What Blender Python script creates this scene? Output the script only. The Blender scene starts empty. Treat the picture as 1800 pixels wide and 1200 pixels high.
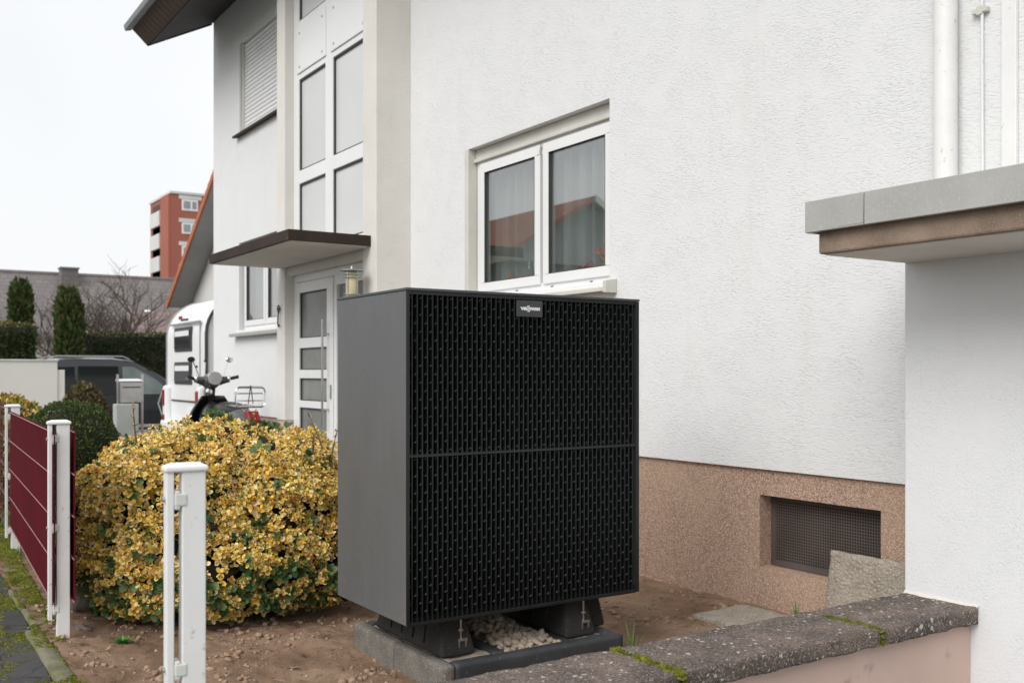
import bpy, bmesh, math, random
import numpy as np
from mathutils import Vector, Matrix, noise, Euler

R = math.radians
rng = np.random.default_rng(7)
random.seed(7)
scene = bpy.context.scene
COL = scene.collection

# ------------------------------------------------------------------ camera, sky, sun, exposure
cam_d = bpy.data.cameras.new('camera')
cam = bpy.data.objects.new('camera', cam_d)
COL.objects.link(cam)
cam.location = (0, 0, 1.25)
cam.rotation_euler = (R(90), 0, R(-33.16))
cam_d.sensor_width = 36
cam_d.lens = 35.36
cam_d.shift_y = 0.0306
cam_d.clip_start = 0.05
cam_d.clip_end = 3000
cam_d.dof.use_dof = True
cam_d.dof.focus_distance = 4.3
cam_d.dof.aperture_fstop = 4.5
scene.camera = cam

SUN_EL, SUN_AZ = R(40), math.atan2(-0.88, -0.36)
world = bpy.data.worlds.new('World')
scene.world = world
world.use_nodes = True
wn, wl = world.node_tree.nodes, world.node_tree.links
wn.clear()
w_out = wn.new('ShaderNodeOutputWorld')
w_bg = wn.new('ShaderNodeBackground')
w_sky = wn.new('ShaderNodeTexSky')
w_sky.sky_type = 'NISHITA'
w_sky.sun_disc = False
w_sky.sun_elevation = SUN_EL
w_sky.sun_rotation = SUN_AZ
w_sky.dust_density = 4
w_mix = wn.new('ShaderNodeMix')
w_mix.data_type = 'RGBA'
w_mix.inputs[0].default_value = 0.88          # closed cloud cover over the clear sky
w_tc = wn.new('ShaderNodeTexCoord')                 # faint cloud tone
w_no = wn.new('ShaderNodeTexNoise'); w_no.inputs['Scale'].default_value = 2.4; w_no.inputs['Detail'].default_value = 4
wl.new(w_tc.outputs['Generated'], w_no.inputs['Vector'])
w_cr = wn.new('ShaderNodeValToRGB')
w_cr.color_ramp.elements[0].position = 0.3; w_cr.color_ramp.elements[0].color = (0.72, 0.728, 0.735, 1)
w_cr.color_ramp.elements[1].position = 0.7; w_cr.color_ramp.elements[1].color = (0.80, 0.803, 0.805, 1)
wl.new(w_no.outputs['Fac'], w_cr.inputs[0])
w_sc = wn.new('ShaderNodeVectorMath'); w_sc.operation = 'SCALE'; w_sc.inputs['Scale'].default_value = 9.3
wl.new(w_cr.outputs[0], w_sc.inputs[0])
wl.new(w_sc.outputs[0], w_mix.inputs[7])
wl.new(w_sky.outputs[0], w_mix.inputs[6])
wl.new(w_mix.outputs[2], w_bg.inputs[0])
w_bg.inputs[1].default_value = 0.1
wl.new(w_bg.outputs[0], w_out.inputs[0])

sun_d = bpy.data.lights.new('sun', 'SUN')
sun_d.energy = 1.35
sun_d.angle = R(38)
sun_d.color = (1, 0.975, 0.95)
sun = bpy.data.objects.new('sun', sun_d)
COL.objects.link(sun)
sdir = Vector((math.sin(SUN_AZ) * math.cos(SUN_EL), math.cos(SUN_AZ) * math.cos(SUN_EL), math.sin(SUN_EL)))
sun.rotation_euler = sdir.to_track_quat('Z', 'Y').to_euler()
sun.location = (0, 0, 30)

scene.view_settings.view_transform = 'Standard'
scene.view_settings.look = 'None'
scene.view_settings.gamma = 1
scene.view_settings.exposure = 0.57
scene.cycles.max_bounces = 8
scene.cycles.transparent_max_bounces = 12
scene.cycles.use_denoising = True

# ------------------------------------------------------------------ materials
def new_mat(name):
    m = bpy.data.materials.new(name)
    m.use_nodes = True
    nt = m.node_tree
    b = nt.nodes['Principled BSDF']
    return m, nt.nodes, nt.links, b

def nnode(n, t, **kw):
    x = n.new(t)
    for k, v in kw.items():
        setattr(x, k, v)
    return x

def coords(n, l, scale=(1, 1, 1), rot=(0, 0, 0)):
    tc = n.new('ShaderNodeTexCoord')
    mp = n.new('ShaderNodeMapping')
    mp.inputs['Scale'].default_value = scale
    mp.inputs['Rotation'].default_value = rot
    l.new(tc.outputs['Object'], mp.inputs[0])
    return mp.outputs[0]

def noise_n(n, l, vec, scale, detail=4, rough=0.55):
    t = n.new('ShaderNodeTexNoise')
    t.inputs['Scale'].default_value = scale
    t.inputs['Detail'].default_value = detail
    t.inputs['Roughness'].default_value = rough
    l.new(vec, t.inputs['Vector'])
    return t.outputs['Fac']

def ramp(n, l, fac, stops):
    r = n.new('ShaderNodeValToRGB')
    el = r.color_ramp.elements
    while len(el) < len(stops):
        el.new(0.5)
    for e, (p, c) in zip(el, stops):
        e.position = p
        e.color = (c[0], c[1], c[2], 1) if hasattr(c, '__len__') else (c, c, c, 1)
    l.new(fac, r.inputs[0])
    return r.outputs[0]

def mixc(n, l, fac, a, b, mode='MIX'):
    m = n.new('ShaderNodeMix')
    m.data_type = 'RGBA'
    m.blend_type = mode
    for i, v in ((0, fac), (6, a), (7, b)):
        if hasattr(v, 'is_output'):
            l.new(v, m.inputs[i])
        elif i == 0:
            m.inputs[0].default_value = v
        else:
            m.inputs[i].default_value = (v[0], v[1], v[2], 1)
    return m.outputs[2]

def bump_n(n, l, h, strength, dist, prev=None):
    b = n.new('ShaderNodeBump')
    b.inputs['Strength'].default_value = strength
    b.inputs['Distance'].default_value = dist
    l.new(h, b.inputs['Height'])
    if prev is not None:
        l.new(prev, b.inputs['Normal'])
    return b.outputs[0]

def pm(name, c1, c2=None, scale=3, rough=0.6, bump=None, metallic=0, spec=0.5, speck=None, coat=0, rvar=0.0):
    """generic painted / stone / metal surface: two tones by noise, optional grain and relief"""
    m, n, l, b = new_mat(name)
    c2 = c2 or tuple(x * 0.86 for x in c1)
    v = coords(n, l)
    f = noise_n(n, l, v, scale, 6)
    c = ramp(n, l, f, [(0.32, c2), (0.68, c1)])
    if speck:
        sc, col, lo, hi = speck
        f2 = noise_n(n, l, v, sc, 2, 0.6)
        c = mixc(n, l, ramp(n, l, f2, [(lo, 0), (hi, 1)]), c, col)
    l.new(c, b.inputs['Base Color'])
    b.inputs['Roughness'].default_value = rough
    if rvar:
        f3 = noise_n(n, l, v, scale * 2.3, 5)
        l.new(ramp(n, l, f3, [(0.3, max(rough - rvar, 0.02)), (0.7, min(rough + rvar, 1))]), b.inputs['Roughness'])
    b.inputs['Metallic'].default_value = metallic
    b.inputs['Specular IOR Level'].default_value = spec
    b.inputs['Coat Weight'].default_value = coat
    if bump:
        sc, st, di = bump
        l.new(bump_n(n, l, noise_n(n, l, v, sc, 5), st, di), b.inputs['Normal'])
    return m

def stucco_mat(name, c1, c2, dist=0.006, stretch=True, dirt=None):
    m, n, l, b = new_mat(name)
    v = coords(n, l)
    big = noise_n(n, l, v, 0.7, 5)
    c = ramp(n, l, big, [(0.3, c2), (0.7, c1)])
    if dirt:
        st = noise_n(n, l, coords(n, l, (2.2, 2.2, 0.35)), 1.6, 6, 0.65)
        c = mixc(n, l, ramp(n, l, st, [(0.58, 0), (0.9, 0.6)]), c, dirt)
    vs = coords(n, l, (40, 34, 135), (R(9), 0, 0)) if stretch else coords(n, l, (125, 125, 125))
    worm = noise_n(n, l, vs, 1.0, 3, 0.6)
    worm = ramp(n, l, worm, [(0.29, 0), (0.5, 0.9), (0.8, 1)])
    msk = ramp(n, l, noise_n(n, l, v, 5, 3), [(0.3, 0.2), (0.65, 1)])
    mm = n.new('ShaderNodeMath'); mm.operation = 'MULTIPLY'
    l.new(worm, mm.inputs[0]); l.new(msk, mm.inputs[1])
    fine = noise_n(n, l, v, 260, 3)
    n1 = bump_n(n, l, mm.outputs[0], 0.52 if stretch else 0.5, dist)
    n2 = bump_n(n, l, fine, 0.35, 0.002, n1)
    l.new(n2, b.inputs['Normal'])
    l.new(c, b.inputs['Base Color'])
    b.inputs['Roughness'].default_value = 0.9
    b.inputs['Specular IOR Level'].default_value = 0.25
    return m

def pebbledash_mat(name, c1, c2, c3):
    m, n, l, b = new_mat(name)
    v = coords(n, l)
    vo = nnode(n, 'ShaderNodeTexVoronoi')
    vo.inputs['Scale'].default_value = 190
    l.new(v, vo.inputs['Vector'])
    sep = n.new('ShaderNodeSeparateColor')
    l.new(vo.outputs['Color'], sep.inputs[0])
    g = ramp(n, l, sep.outputs[0], [(0.0, tuple(x * 0.6 for x in c2)), (0.35, c2), (0.75, c1), (1.0, c3)])
    big = noise_n(n, l, v, 2.2, 6)
    c = mixc(n, l, ramp(n, l, big, [(0.3, 0), (0.7, 0.62)]), g, (0.53, 0.385, 0.27))
    l.new(c, b.inputs['Base Color'])
    b.inputs['Roughness'].default_value = 0.8
    inv = n.new('ShaderNodeMath'); inv.operation = 'SUBTRACT'; inv.inputs[0].default_value = 1
    l.new(vo.outputs['Distance'], inv.inputs[1])
    l.new(bump_n(n, l, inv.outputs[0], 0.9, 0.004), b.inputs['Normal'])
    return m

def coping_mat():
    m, n, l, b = new_mat('weathered exposed aggregate coping')
    v = coords(n, l)
    base = ramp(n, l, noise_n(n, l, v, 5, 8, 0.65), [(0.3, (0.05, 0.042, 0.038)), (0.5, (0.135, 0.105, 0.09)), (0.7, (0.25, 0.185, 0.155))])
    vo = n.new('ShaderNodeTexVoronoi'); vo.inputs['Scale'].default_value = 230
    l.new(v, vo.inputs['Vector'])
    sp = n.new('ShaderNodeSeparateColor'); l.new(vo.outputs['Color'], sp.inputs[0])
    c = mixc(n, l, ramp(n, l, sp.outputs[0], [(0.72, 0), (0.95, 0.8)]), base, (0.42, 0.36, 0.32))
    c = mixc(n, l, ramp(n, l, sp.outputs[1], [(0.7, 0), (0.9, 0.7)]), c, (0.03, 0.025, 0.024))
    vw = mixc(n, l, 0.035, v, noise_n(n, l, v, 45, 4), 'ADD')
    vo2 = n.new('ShaderNodeTexVoronoi'); vo2.inputs['Scale'].default_value = 33; vo2.inputs['Randomness'].default_value = 1
    l.new(vw, vo2.inputs['Vector'])
    s2 = n.new('ShaderNodeSeparateColor'); l.new(vo2.outputs['Color'], s2.inputs[0])
    mu = n.new('ShaderNodeMath'); mu.operation = 'MULTIPLY_ADD'
    l.new(s2.outputs[0], mu.inputs[0]); mu.inputs[1].default_value = 0.36
    l.new(vo2.outputs['Distance'], mu.inputs[2])
    lich = ramp(n, l, mu.outputs[0], [(0.27, 1), (0.35, 0)])
    c = mixc(n, l, lich, c, (0.52, 0.5, 0.43))
    gm = ramp(n, l, noise_n(n, l, v, 9, 5), [(0.6, 0), (0.75, 0.5)])
    c = mixc(n, l, gm, c, (0.10, 0.11, 0.035))
    l.new(c, b.inputs['Base Color'])
    b.inputs['Roughness'].default_value = 0.85
    h = bump_n(n, l, noise_n(n, l, v, 60, 6, 0.7), 0.7, 0.008)
    l.new(bump_n(n, l, vo.outputs['Distance'], 0.6, 0.004, h), b.inputs['Normal'])
    return m

def leaf_mat(name, rough=0.5, trans=0.10):
    m, n, l, b = new_mat(name)
    a = nnode(n, 'ShaderNodeAttribute', attribute_name='rim')
    k = nnode(n, 'ShaderNodeAttribute', attribute_name='core')
    mt = n.new('ShaderNodeMath'); mt.operation = 'SUBTRACT'
    l.new(a.outputs['Alpha'], mt.inputs[0]); l.new(k.outputs['Alpha'], mt.inputs[1])
    f = ramp(n, l, mt.outputs[0], [(0.0, 0), (0.16, 1)])
    c = mixc(n, l, f, k.outputs['Color'], a.outputs['Color'])
    l.new(c, b.inputs['Base Color'])
    b.inputs['Roughness'].default_value = rough
    b.inputs['Specular IOR Level'].default_value = 0.4
    tr = n.new('ShaderNodeBsdfTranslucent'); l.new(c, tr.inputs[0])
    mx = n.new('ShaderNodeMixShader'); mx.inputs[0].default_value = trans
    l.new(b.outputs[0], mx.inputs[1]); l.new(tr.outputs[0], mx.inputs[2])
    l.new(mx.outputs[0], n['Material Output'].inputs[0])
    return m

def foliage_mat(name):
    m, n, l, b = new_mat(name)
    a = nnode(n, 'ShaderNodeAttribute', attribute_name='rim')
    l.new(a.outputs['Color'], b.inputs['Base Color'])
    b.inputs['Roughness'].default_value = 0.6
    b.inputs['Specular IOR Level'].default_value = 0.35
    return m

def glass_mat(name, ior=0.12, tint=(0.9, 0.93, 0.92), rough=0.0):
    m, n, l, b = new_mat(name)
    n.remove(b)
    lw = n.new('ShaderNodeLayerWeight'); lw.inputs[0].default_value = 0.5      # symmetric thin-pane reflectance
    pw_ = n.new('ShaderNodeMath'); pw_.operation = 'POWER'; pw_.inputs[1].default_value = 4.0
    l.new(lw.outputs['Facing'], pw_.inputs[0])
    fr = n.new('ShaderNodeMath'); fr.operation = 'MULTIPLY_ADD'; fr.inputs[1].default_value = 0.8; fr.inputs[2].default_value = ior
    l.new(pw_.outputs[0], fr.inputs[0])
    t = n.new('ShaderNodeBsdfTransparent'); t.inputs[0].default_value = (*tint, 1)
    g = n.new('ShaderNodeBsdfGlossy'); g.inputs['Roughness'].default_value = rough
    mx = n.new('ShaderNodeMixShader')
    l.new(fr.outputs[0], mx.inputs[0]); l.new(t.outputs[0], mx.inputs[1]); l.new(g.outputs[0], mx.inputs[2])
    l.new(mx.outputs[0], n['Material Output'].inputs[0])
    return m

def sheer_mat(name, col, alpha):
    m, n, l, b = new_mat(name)
    n.remove(b)
    v = coords(n, l, (1, 1, 0.2))
    c = ramp(n, l, noise_n(n, l, v, 14, 3), [(0.3, tuple(x * 0.85 for x in col)), (0.7, col)])
    d = n.new('ShaderNodeBsdfDiffuse'); l.new(c, d.inputs[0])
    tl = n.new('ShaderNodeBsdfTranslucent'); l.new(c, tl.inputs[0])
    ad = n.new('ShaderNodeMixShader'); ad.inputs[0].default_value = 0.3
    l.new(d.outputs[0], ad.inputs[1]); l.new(tl.outputs[0], ad.inputs[2])
    t = n.new('ShaderNodeBsdfTransparent')
    mx = n.new('ShaderNodeMixShader'); mx.inputs[0].default_value = alpha
    l.new(t.outputs[0], mx.inputs[1]); l.new(ad.outputs[0], mx.inputs[2])
    l.new(mx.outputs[0], n['Material Output'].inputs[0])
    return m

def soil_mat():
    m, n, l, b = new_mat('bare garden soil')
    v = coords(n, l)
    c = ramp(n, l, noise_n(n, l, v, 3.2, 8, 0.6), [(0.25, (0.19, 0.118, 0.076)), (0.5, (0.38, 0.25, 0.168)), (0.78, (0.52, 0.375, 0.265))])
    c = mixc(n, l, ramp(n, l, noise_n(n, l, v, 150, 3, 0.7), [(0.66, 0), (0.74, 0.7)]), c, (0.45, 0.36, 0.27))
    c = mixc(n, l, ramp(n, l, noise_n(n, l, v, 24, 4, 0.6), [(0.56, 0), (0.70, 0.75)]), c, (0.085, 0.055, 0.036))
    l.new(c, b.inputs['Base Color'])
    b.inputs['Roughness'].default_value = 0.9
    b.inputs['Specular IOR Level'].default_value = 0.2
    l.new(bump_n(n, l, noise_n(n, l, v, 60, 8, 0.78), 1.0, 0.022), b.inputs['Normal'])
    return m

def tile_mat(name, c1, c2, rows, colsc, axis='z'):
    m, n, l, b = new_mat(name)
    v = coords(n, l)
    f = noise_n(n, l, v, 1.4, 7, 0.65)
    c = ramp(n, l, f, [(0.3, c2), (0.7, c1)])
    sx = n.new('ShaderNodeSeparateXYZ'); l.new(v, sx.inputs[0])
    cx = n.new('ShaderNodeCombineXYZ'); l.new(sx.outputs[1 if axis == 'y' else 0], cx.inputs[0]); l.new(sx.outputs[2], cx.inputs[1])
    bk = n.new('ShaderNodeTexBrick'); l.new(cx.outputs[0], bk.inputs['Vector'])
    bk.inputs['Scale'].default_value = 1.0; bk.inputs['Brick Width'].default_value = colsc; bk.inputs['Row Height'].default_value = rows
    bk.inputs['Mortar Size'].default_value = 0.018; bk.inputs['Mortar Smooth'].default_value = 0.3; bk.inputs['Bias'].default_value = -0.2
    bk.inputs['Color1'].default_value = (1.06, 1.05, 1.04, 1); bk.inputs['Color2'].default_value = (0.88, 0.88, 0.89, 1); bk.inputs['Mortar'].default_value = (0.74, 0.74, 0.74, 1)
    c = mixc(n, l, 1.0, c, bk.outputs['Color'], 'MULTIPLY')
    l.new(c, b.inputs['Base Color'])
    b.inputs['Roughness'].default_value = 0.85
    l.new(bump_n(n, l, bk.outputs['Fac'], -0.6, 0.04), b.inputs['Normal'])
    return m

def asphalt_mat():
    m, n, l, b = new_mat('old dark asphalt')
    v = coords(n, l)
    c = ramp(n, l, noise_n(n, l, v, 4, 8, 0.6), [(0.3, (0.035, 0.035, 0.036)), (0.7, (0.075, 0.074, 0.072))])
    c = mixc(n, l, ramp(n, l, noise_n(n, l, v, 22, 5, 0.6), [(0.66, 0), (0.72, 0.75)]), c, (0.22, 0.22, 0.2))
    c = mixc(n, l, ramp(n, l, noise_n(n, l, v, 300, 2), [(0.6, 0), (0.75, 0.5)]), c, (0.25, 0.24, 0.22))
    vo = n.new('ShaderNodeTexVoronoi'); vo.feature = 'DISTANCE_TO_EDGE'; vo.inputs['Scale'].default_value = 2.3
    l.new(mixc(n, l, 0.12, v, noise_n(n, l, v, 6, 4), 'ADD'), vo.inputs['Vector'])
    cr = ramp(n, l, vo.outputs['Distance'], [(0.0, 1), (0.012, 0)])
    c = mixc(n, l, cr, c, (0.012, 0.011, 0.01))
    l.new(c, b.inputs['Base Color'])
    b.inputs['Roughness'].default_value = 0.75
    h = bump_n(n, l, noise_n(n, l, v, 160, 4, 0.7), 0.7, 0.006)
    l.new(h, b.inputs['Normal'])
    return m

M = {}
M['stucco'] = stucco_mat('rough white render', (0.78, 0.792, 0.80), (0.755, 0.765, 0.77), 0.006, True, (0.66, 0.64, 0.59))
M['stucco_grey'] = stucco_mat('weathered off white render', (0.80, 0.79, 0.76), (0.70, 0.68, 0.63), 0.005, True, (0.55, 0.49, 0.40))
M['stucco_fine'] = stucco_mat('fine white render', (0.80, 0.815, 0.83), (0.77, 0.785, 0.80), 0.0035, False)
M['pinkdash'] = pebbledash_mat('pink pebbledash', (0.54, 0.365, 0.275), (0.33, 0.21, 0.16), (0.72, 0.55, 0.45))
M['pinkpaint'] = pm('pink smooth render', (0.66, 0.50, 0.43), (0.58, 0.43, 0.37), 2.5, 0.85, (120, 0.25, 0.002), speck=(9, (0.32, 0.24, 0.21), 0.62, 0.8))
M['coping'] = coping_mat()
M['pvc'] = pm('white window plastic', (0.82, 0.83, 0.83), (0.77, 0.78, 0.78), 1.5, 0.35, (30, 0.03, 0.001))
M['pvc_old'] = pm('cream coated metal', (0.66, 0.65, 0.60), (0.56, 0.55, 0.50), 3, 0.5, (60, 0.06, 0.001))
M['gasket'] = pm('dark seal', (0.05, 0.05, 0.05), None, 4, 0.6)
M['glass'] = glass_mat('window glass', 0.24)
M['frost'] = pm('frosted pane', (0.66, 0.68, 0.68), (0.60, 0.62, 0.62), 1.2, 0.3, (120, 0.08, 0.002))
M['doorglass'] = pm('structured grey door pane', (0.24, 0.25, 0.24), (0.18, 0.19, 0.18), 2.5, 0.18, (90, 0.12, 0.002))
M['curtain'] = sheer_mat('sheer curtain', (0.66, 0.68, 0.67), 0.86)
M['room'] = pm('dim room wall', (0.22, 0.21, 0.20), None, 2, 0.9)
M['steel'] = pm('brushed steel', (0.55, 0.55, 0.55), (0.42, 0.42, 0.42), 8, 0.3, (80, 0.05, 0.001), metallic=1)
M['chrome'] = pm('chrome', (0.75, 0.75, 0.75), (0.65, 0.65, 0.65), 5, 0.12, None, metallic=1)
M['iron'] = pm('dark iron', (0.03, 0.025, 0.022), None, 12, 0.55, (90, 0.3, 0.002))
M['brownmetal'] = pm('dark brown fascia', (0.055, 0.033, 0.027), (0.035, 0.026, 0.02), 4, 0.7, (50, 0.15, 0.002), spec=0.2, speck=(30, (0.10, 0.11, 0.08), 0.66, 0.75))
M['soffit'] = pm('painted soffit', (0.72, 0.69, 0.63), (0.62, 0.585, 0.52), 2, 0.85, (90, 0.2, 0.002))
M['slabside'] = pm('stained concrete edge', (0.30, 0.225, 0.17), (0.19, 0.14, 0.105), 7, 0.9, (70, 0.6, 0.006), speck=(160, (0.42, 0.34, 0.27), 0.6, 0.72))
M['zinc'] = pm('weathered zinc', (0.46, 0.455, 0.43), (0.40, 0.395, 0.37), 6, 0.55, (140, 0.1, 0.001), metallic=0.25, speck=(120, (0.5, 0.5, 0.48), 0.55, 0.75))
def panel_mat():
    m, n, l, b = new_mat('anthracite powder coat')
    v = coords(n, l)
    c = ramp(n, l, noise_n(n, l, coords(n, l, (1, 1, 0.35)), 2.2, 5), [(0.3, (0.108, 0.112, 0.115)), (0.7, (0.132, 0.136, 0.139))])
    streak = ramp(n, l, noise_n(n, l, coords(n, l, (60, 60, 1.5)), 1.0, 4, 0.6), [(0.5, 0), (0.8, 0.35)])
    c = mixc(n, l, streak, c, (0.17, 0.175, 0.175))
    drop = n.new('ShaderNodeTexVoronoi'); drop.inputs['Scale'].default_value = 55
    l.new(v, drop.inputs['Vector'])
    sp_ = n.new('ShaderNodeSeparateColor'); l.new(drop.outputs['Color'], sp_.inputs[0])
    k = n.new('ShaderNodeMath'); k.operation = 'MULTIPLY_ADD'; k.inputs[1].default_value = 0.5
    l.new(sp_.outputs[0], k.inputs[0]); l.new(drop.outputs['Distance'], k.inputs[2])
    d = ramp(n, l, k.outputs[0], [(0.13, 1), (0.18, 0)])
    c = mixc(n, l, d, c, (0.27, 0.275, 0.275))
    sx = n.new('ShaderNodeSeparateXYZ'); l.new(v, sx.inputs[0])                 # mud splashes low on the panel
    g = n.new('ShaderNodeMapRange'); g.inputs['From Min'].default_value = 0.55; g.inputs['From Max'].default_value = 0.25
    l.new(sx.outputs[2], g.inputs['Value'])
    mm = n.new('ShaderNodeMath'); mm.operation = 'MULTIPLY'
    l.new(g.outputs[0], mm.inputs[0]); l.new(ramp(n, l, noise_n(n, l, v, 55, 4, 0.7), [(0.55, 0), (0.72, 0.8)]), mm.inputs[1])
    c = mixc(n, l, mm.outputs[0], c, (0.19, 0.165, 0.14))
    l.new(c, b.inputs['Base Color'])
    l.new(ramp(n, l, noise_n(n, l, v, 5, 4), [(0.3, 0.32), (0.7, 0.46)]), b.inputs['Roughness'])
    h = bump_n(n, l, noise_n(n, l, v, 420, 3), 0.25, 0.001)
    l.new(bump_n(n, l, d, 0.5, 0.002, h), b.inputs['Normal'])
    return m
M['panel'] = panel_mat()
M['panel_edge'] = pm('anthracite panel edge', (0.07, 0.075, 0.077), None, 2, 0.4)
M['slat'] = pm('black slat plastic', (0.012, 0.0145, 0.015), (0.010, 0.012, 0.0125), 4, 0.34, (200, 0.1, 0.001))
M['inner'] = pm('black interior', (0.004, 0.0045, 0.005), (0.003, 0.0035, 0.004), 5, 0.7, spec=0.2)  # near-black: the shade inside the casing is put into the colour
M['fan'] = pm('dark fan blade', (0.007, 0.0075, 0.008), None, 3, 0.4, spec=0.4)
M['rung_glint'] = pm('slat bridge glint', (0.10, 0.11, 0.11), None, 6, 0.35)  # much lighter than the slats, so the glint is in the colour
M['badge'] = pm('badge plate', (0.055, 0.06, 0.062), None, 3, 0.5, (300, 0.1, 0.0005))
M['badge_white'] = pm('badge lettering', (0.85, 0.86, 0.86), (0.8, 0.81, 0.81), 3, 0.45)
M['rubber'] = pm('granulated rubber', (0.03, 0.029, 0.028), (0.018, 0.018, 0.018), 9, 0.85, (260, 0.7, 0.003), speck=(120, (0.075, 0.065, 0.055), 0.6, 0.75))
M['kerb_side'] = pm('sandy concrete kerb', (0.20, 0.185, 0.16), (0.11, 0.105, 0.095), 10, 0.9, (140, 0.6, 0.004), speck=(170, (0.42, 0.38, 0.32), 0.58, 0.7))
M['kerb_dark'] = pm('damp anthracite kerb', (0.055, 0.06, 0.066), (0.03, 0.033, 0.037), 7, 0.6, (150, 0.5, 0.003), speck=(60, (0.16, 0.16, 0.155), 0.66, 0.76))
M['sand'] = pm('light bedding sand', (0.46, 0.40, 0.34), (0.34, 0.29, 0.245), 12, 0.95, (180, 0.7, 0.005), speck=(150, (0.2, 0.17, 0.15), 0.6, 0.7))
M['pebble'] = pm('river pebble', (0.50, 0.42, 0.33), (0.28, 0.22, 0.165), 11, 0.75, (60, 0.3, 0.003))
M['soil'] = soil_mat()
M['clod'] = pm('soil clod', (0.43, 0.30, 0.21), (0.24, 0.16, 0.108), 25, 0.95, (90, 0.8, 0.006))
M['stone'] = pm('garden stone', (0.24, 0.20, 0.165), (0.10, 0.085, 0.075), 9, 0.85, (40, 0.6, 0.01))
M['paver'] = pm('washed concrete paver', (0.44, 0.39, 0.32), (0.31, 0.27, 0.215), 14, 0.9, (75, 1.0, 0.02), speck=(95, (0.56, 0.51, 0.44), 0.54, 0.66))
M['asphalt'] = asphalt_mat()
M['edging'] = pm('mossy edging stone', (0.21, 0.195, 0.14), (0.10, 0.10, 0.055), 9, 0.9, (80, 0.7, 0.006), speck=(50, (0.13, 0.15, 0.03), 0.55, 0.68))
M['moss'] = pm('bright moss', (0.34, 0.33, 0.03), (0.13, 0.16, 0.02), 16, 0.95, (420, 1.0, 0.006), speck=(130, (0.06, 0.06, 0.014), 0.52, 0.64))
M['paint_white'] = pm('white coated steel', (0.83, 0.835, 0.83), (0.76, 0.765, 0.75), 6, 0.45, (160, 0.08, 0.001), speck=(42, (0.52, 0.52, 0.45), 0.66, 0.78), rvar=0.12)
M['pale_plastic'] = pm('pale clamp plastic', (0.72, 0.73, 0.69), (0.6, 0.61, 0.57), 14, 0.55)
M['oxblood'] = pm('oxblood privacy strip', (0.10, 0.007, 0.014), (0.075, 0.006, 0.011), 3, 0.85, (40, 0.08, 0.002), spec=0.06, speck=(60, (0.2, 0.06, 0.06), 0.72, 0.78))
M['pinkwire'] = pm('faded red wire coating', (0.40, 0.20, 0.20), (0.25, 0.09, 0.09), 20, 0.5)
M['rustwire'] = pm('brown red wire', (0.12, 0.045, 0.035), None, 10, 0.6)
M['leaf'] = leaf_mat('variegated leaf')
M['leaf_green'] = foliage_mat('plain green foliage')
M['twigs'] = pm('foliage inner shade', (0.03, 0.026, 0.014), (0.018, 0.018, 0.008), 20, 0.95, (30, 0.9, 0.02))  # shade inside bushes and hedges, put into a near-black brown
M['bark'] = pm('grey brown bark', (0.14, 0.115, 0.09), (0.075, 0.06, 0.048), 8, 0.9, (30, 0.6, 0.01))
M['twig'] = pm('reddish twig', (0.22, 0.13, 0.075), (0.12, 0.08, 0.045), 18, 0.8)
M['grating'] = pm('brown perforated plate', (0.115, 0.093, 0.084), (0.08, 0.065, 0.058), 5, 0.55, (120, 0.1, 0.001))
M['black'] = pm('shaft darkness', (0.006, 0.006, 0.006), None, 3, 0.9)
M['lampglass'] = pm('yellowed lamp glass', (0.62, 0.56, 0.36), (0.5, 0.45, 0.27), 6, 0.25)
M['paving'] = pm('grey paving', (0.22, 0.215, 0.205), (0.16, 0.155, 0.15), 1.2, 0.85, (40, 0.3, 0.01), speck=(90, (0.1, 0.1, 0.095), 0.6, 0.75))
M['ground'] = pm('distant ground', (0.17, 0.165, 0.15), (0.10, 0.11, 0.07), 0.05, 0.9, (3, 0.3, 0.05))
M['grass'] = foliage_mat('lawn grass')
# background things
M['van'] = pm('dark blue grey car paint', (0.010, 0.012, 0.016), (0.008, 0.010, 0.013), 1, 0.25, None, coat=0.6)
M['carglass'] = pm('tinted car glass', (0.02, 0.024, 0.025), (0.015, 0.018, 0.018), 1, 0.06)
M['carglass_refl'] = pm('car glass with painted reflection', (0.20, 0.235, 0.225), (0.11, 0.14, 0.13), 2, 0.06)  # paler copy of the car glass; a reflection painted into the colour
M['tyre'] = pm('tyre rubber', (0.02, 0.02, 0.02), None, 5, 0.8)
M['caravan'] = pm('white caravan sheet', (0.82, 0.83, 0.84), (0.78, 0.79, 0.80), 0.8, 0.35)
M['grey_trim'] = pm('grey trim', (0.33, 0.34, 0.34), None, 3, 0.5)
M['redlens'] = pm('red lamp lens', (0.30, 0.004, 0.010), (0.22, 0.004, 0.008), 8, 0.2)
M['scooter'] = pm('dark grey scooter paint', (0.07, 0.074, 0.078), None, 2, 0.25, None, coat=0.5)
M['scooterblack'] = pm('black scooter plastic', (0.012, 0.013, 0.013), None, 3, 0.4)
M['brick'] = pm('red brick tower wall', (0.36, 0.125, 0.085), (0.32, 0.105, 0.072), 0.15, 0.9, (4, 0.3, 0.03))
M['balcony'] = pm('pale balcony panel', (0.66, 0.67, 0.66), None, 0.3, 0.8)
M['redbrown'] = pm('dark loggia', (0.10, 0.045, 0.04), None, 0.5, 0.8)
M['farglass'] = pm('far window glass', (0.30, 0.34, 0.36), (0.22, 0.25, 0.27), 0.4, 0.2)
M['orange'] = pm('orange verge tile', (0.50, 0.17, 0.085), (0.36, 0.12, 0.065), 2, 0.8, (20, 0.3, 0.02))
M['roof_brown'] = tile_mat('old dark clay tiles', (0.13, 0.06, 0.045), (0.07, 0.04, 0.032), 0.2, 0.3)
M['roof_grey'] = tile_mat('grey brown roof tiles', (0.20, 0.183, 0.178), (0.15, 0.138, 0.135), 0.2, 0.32)
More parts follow.
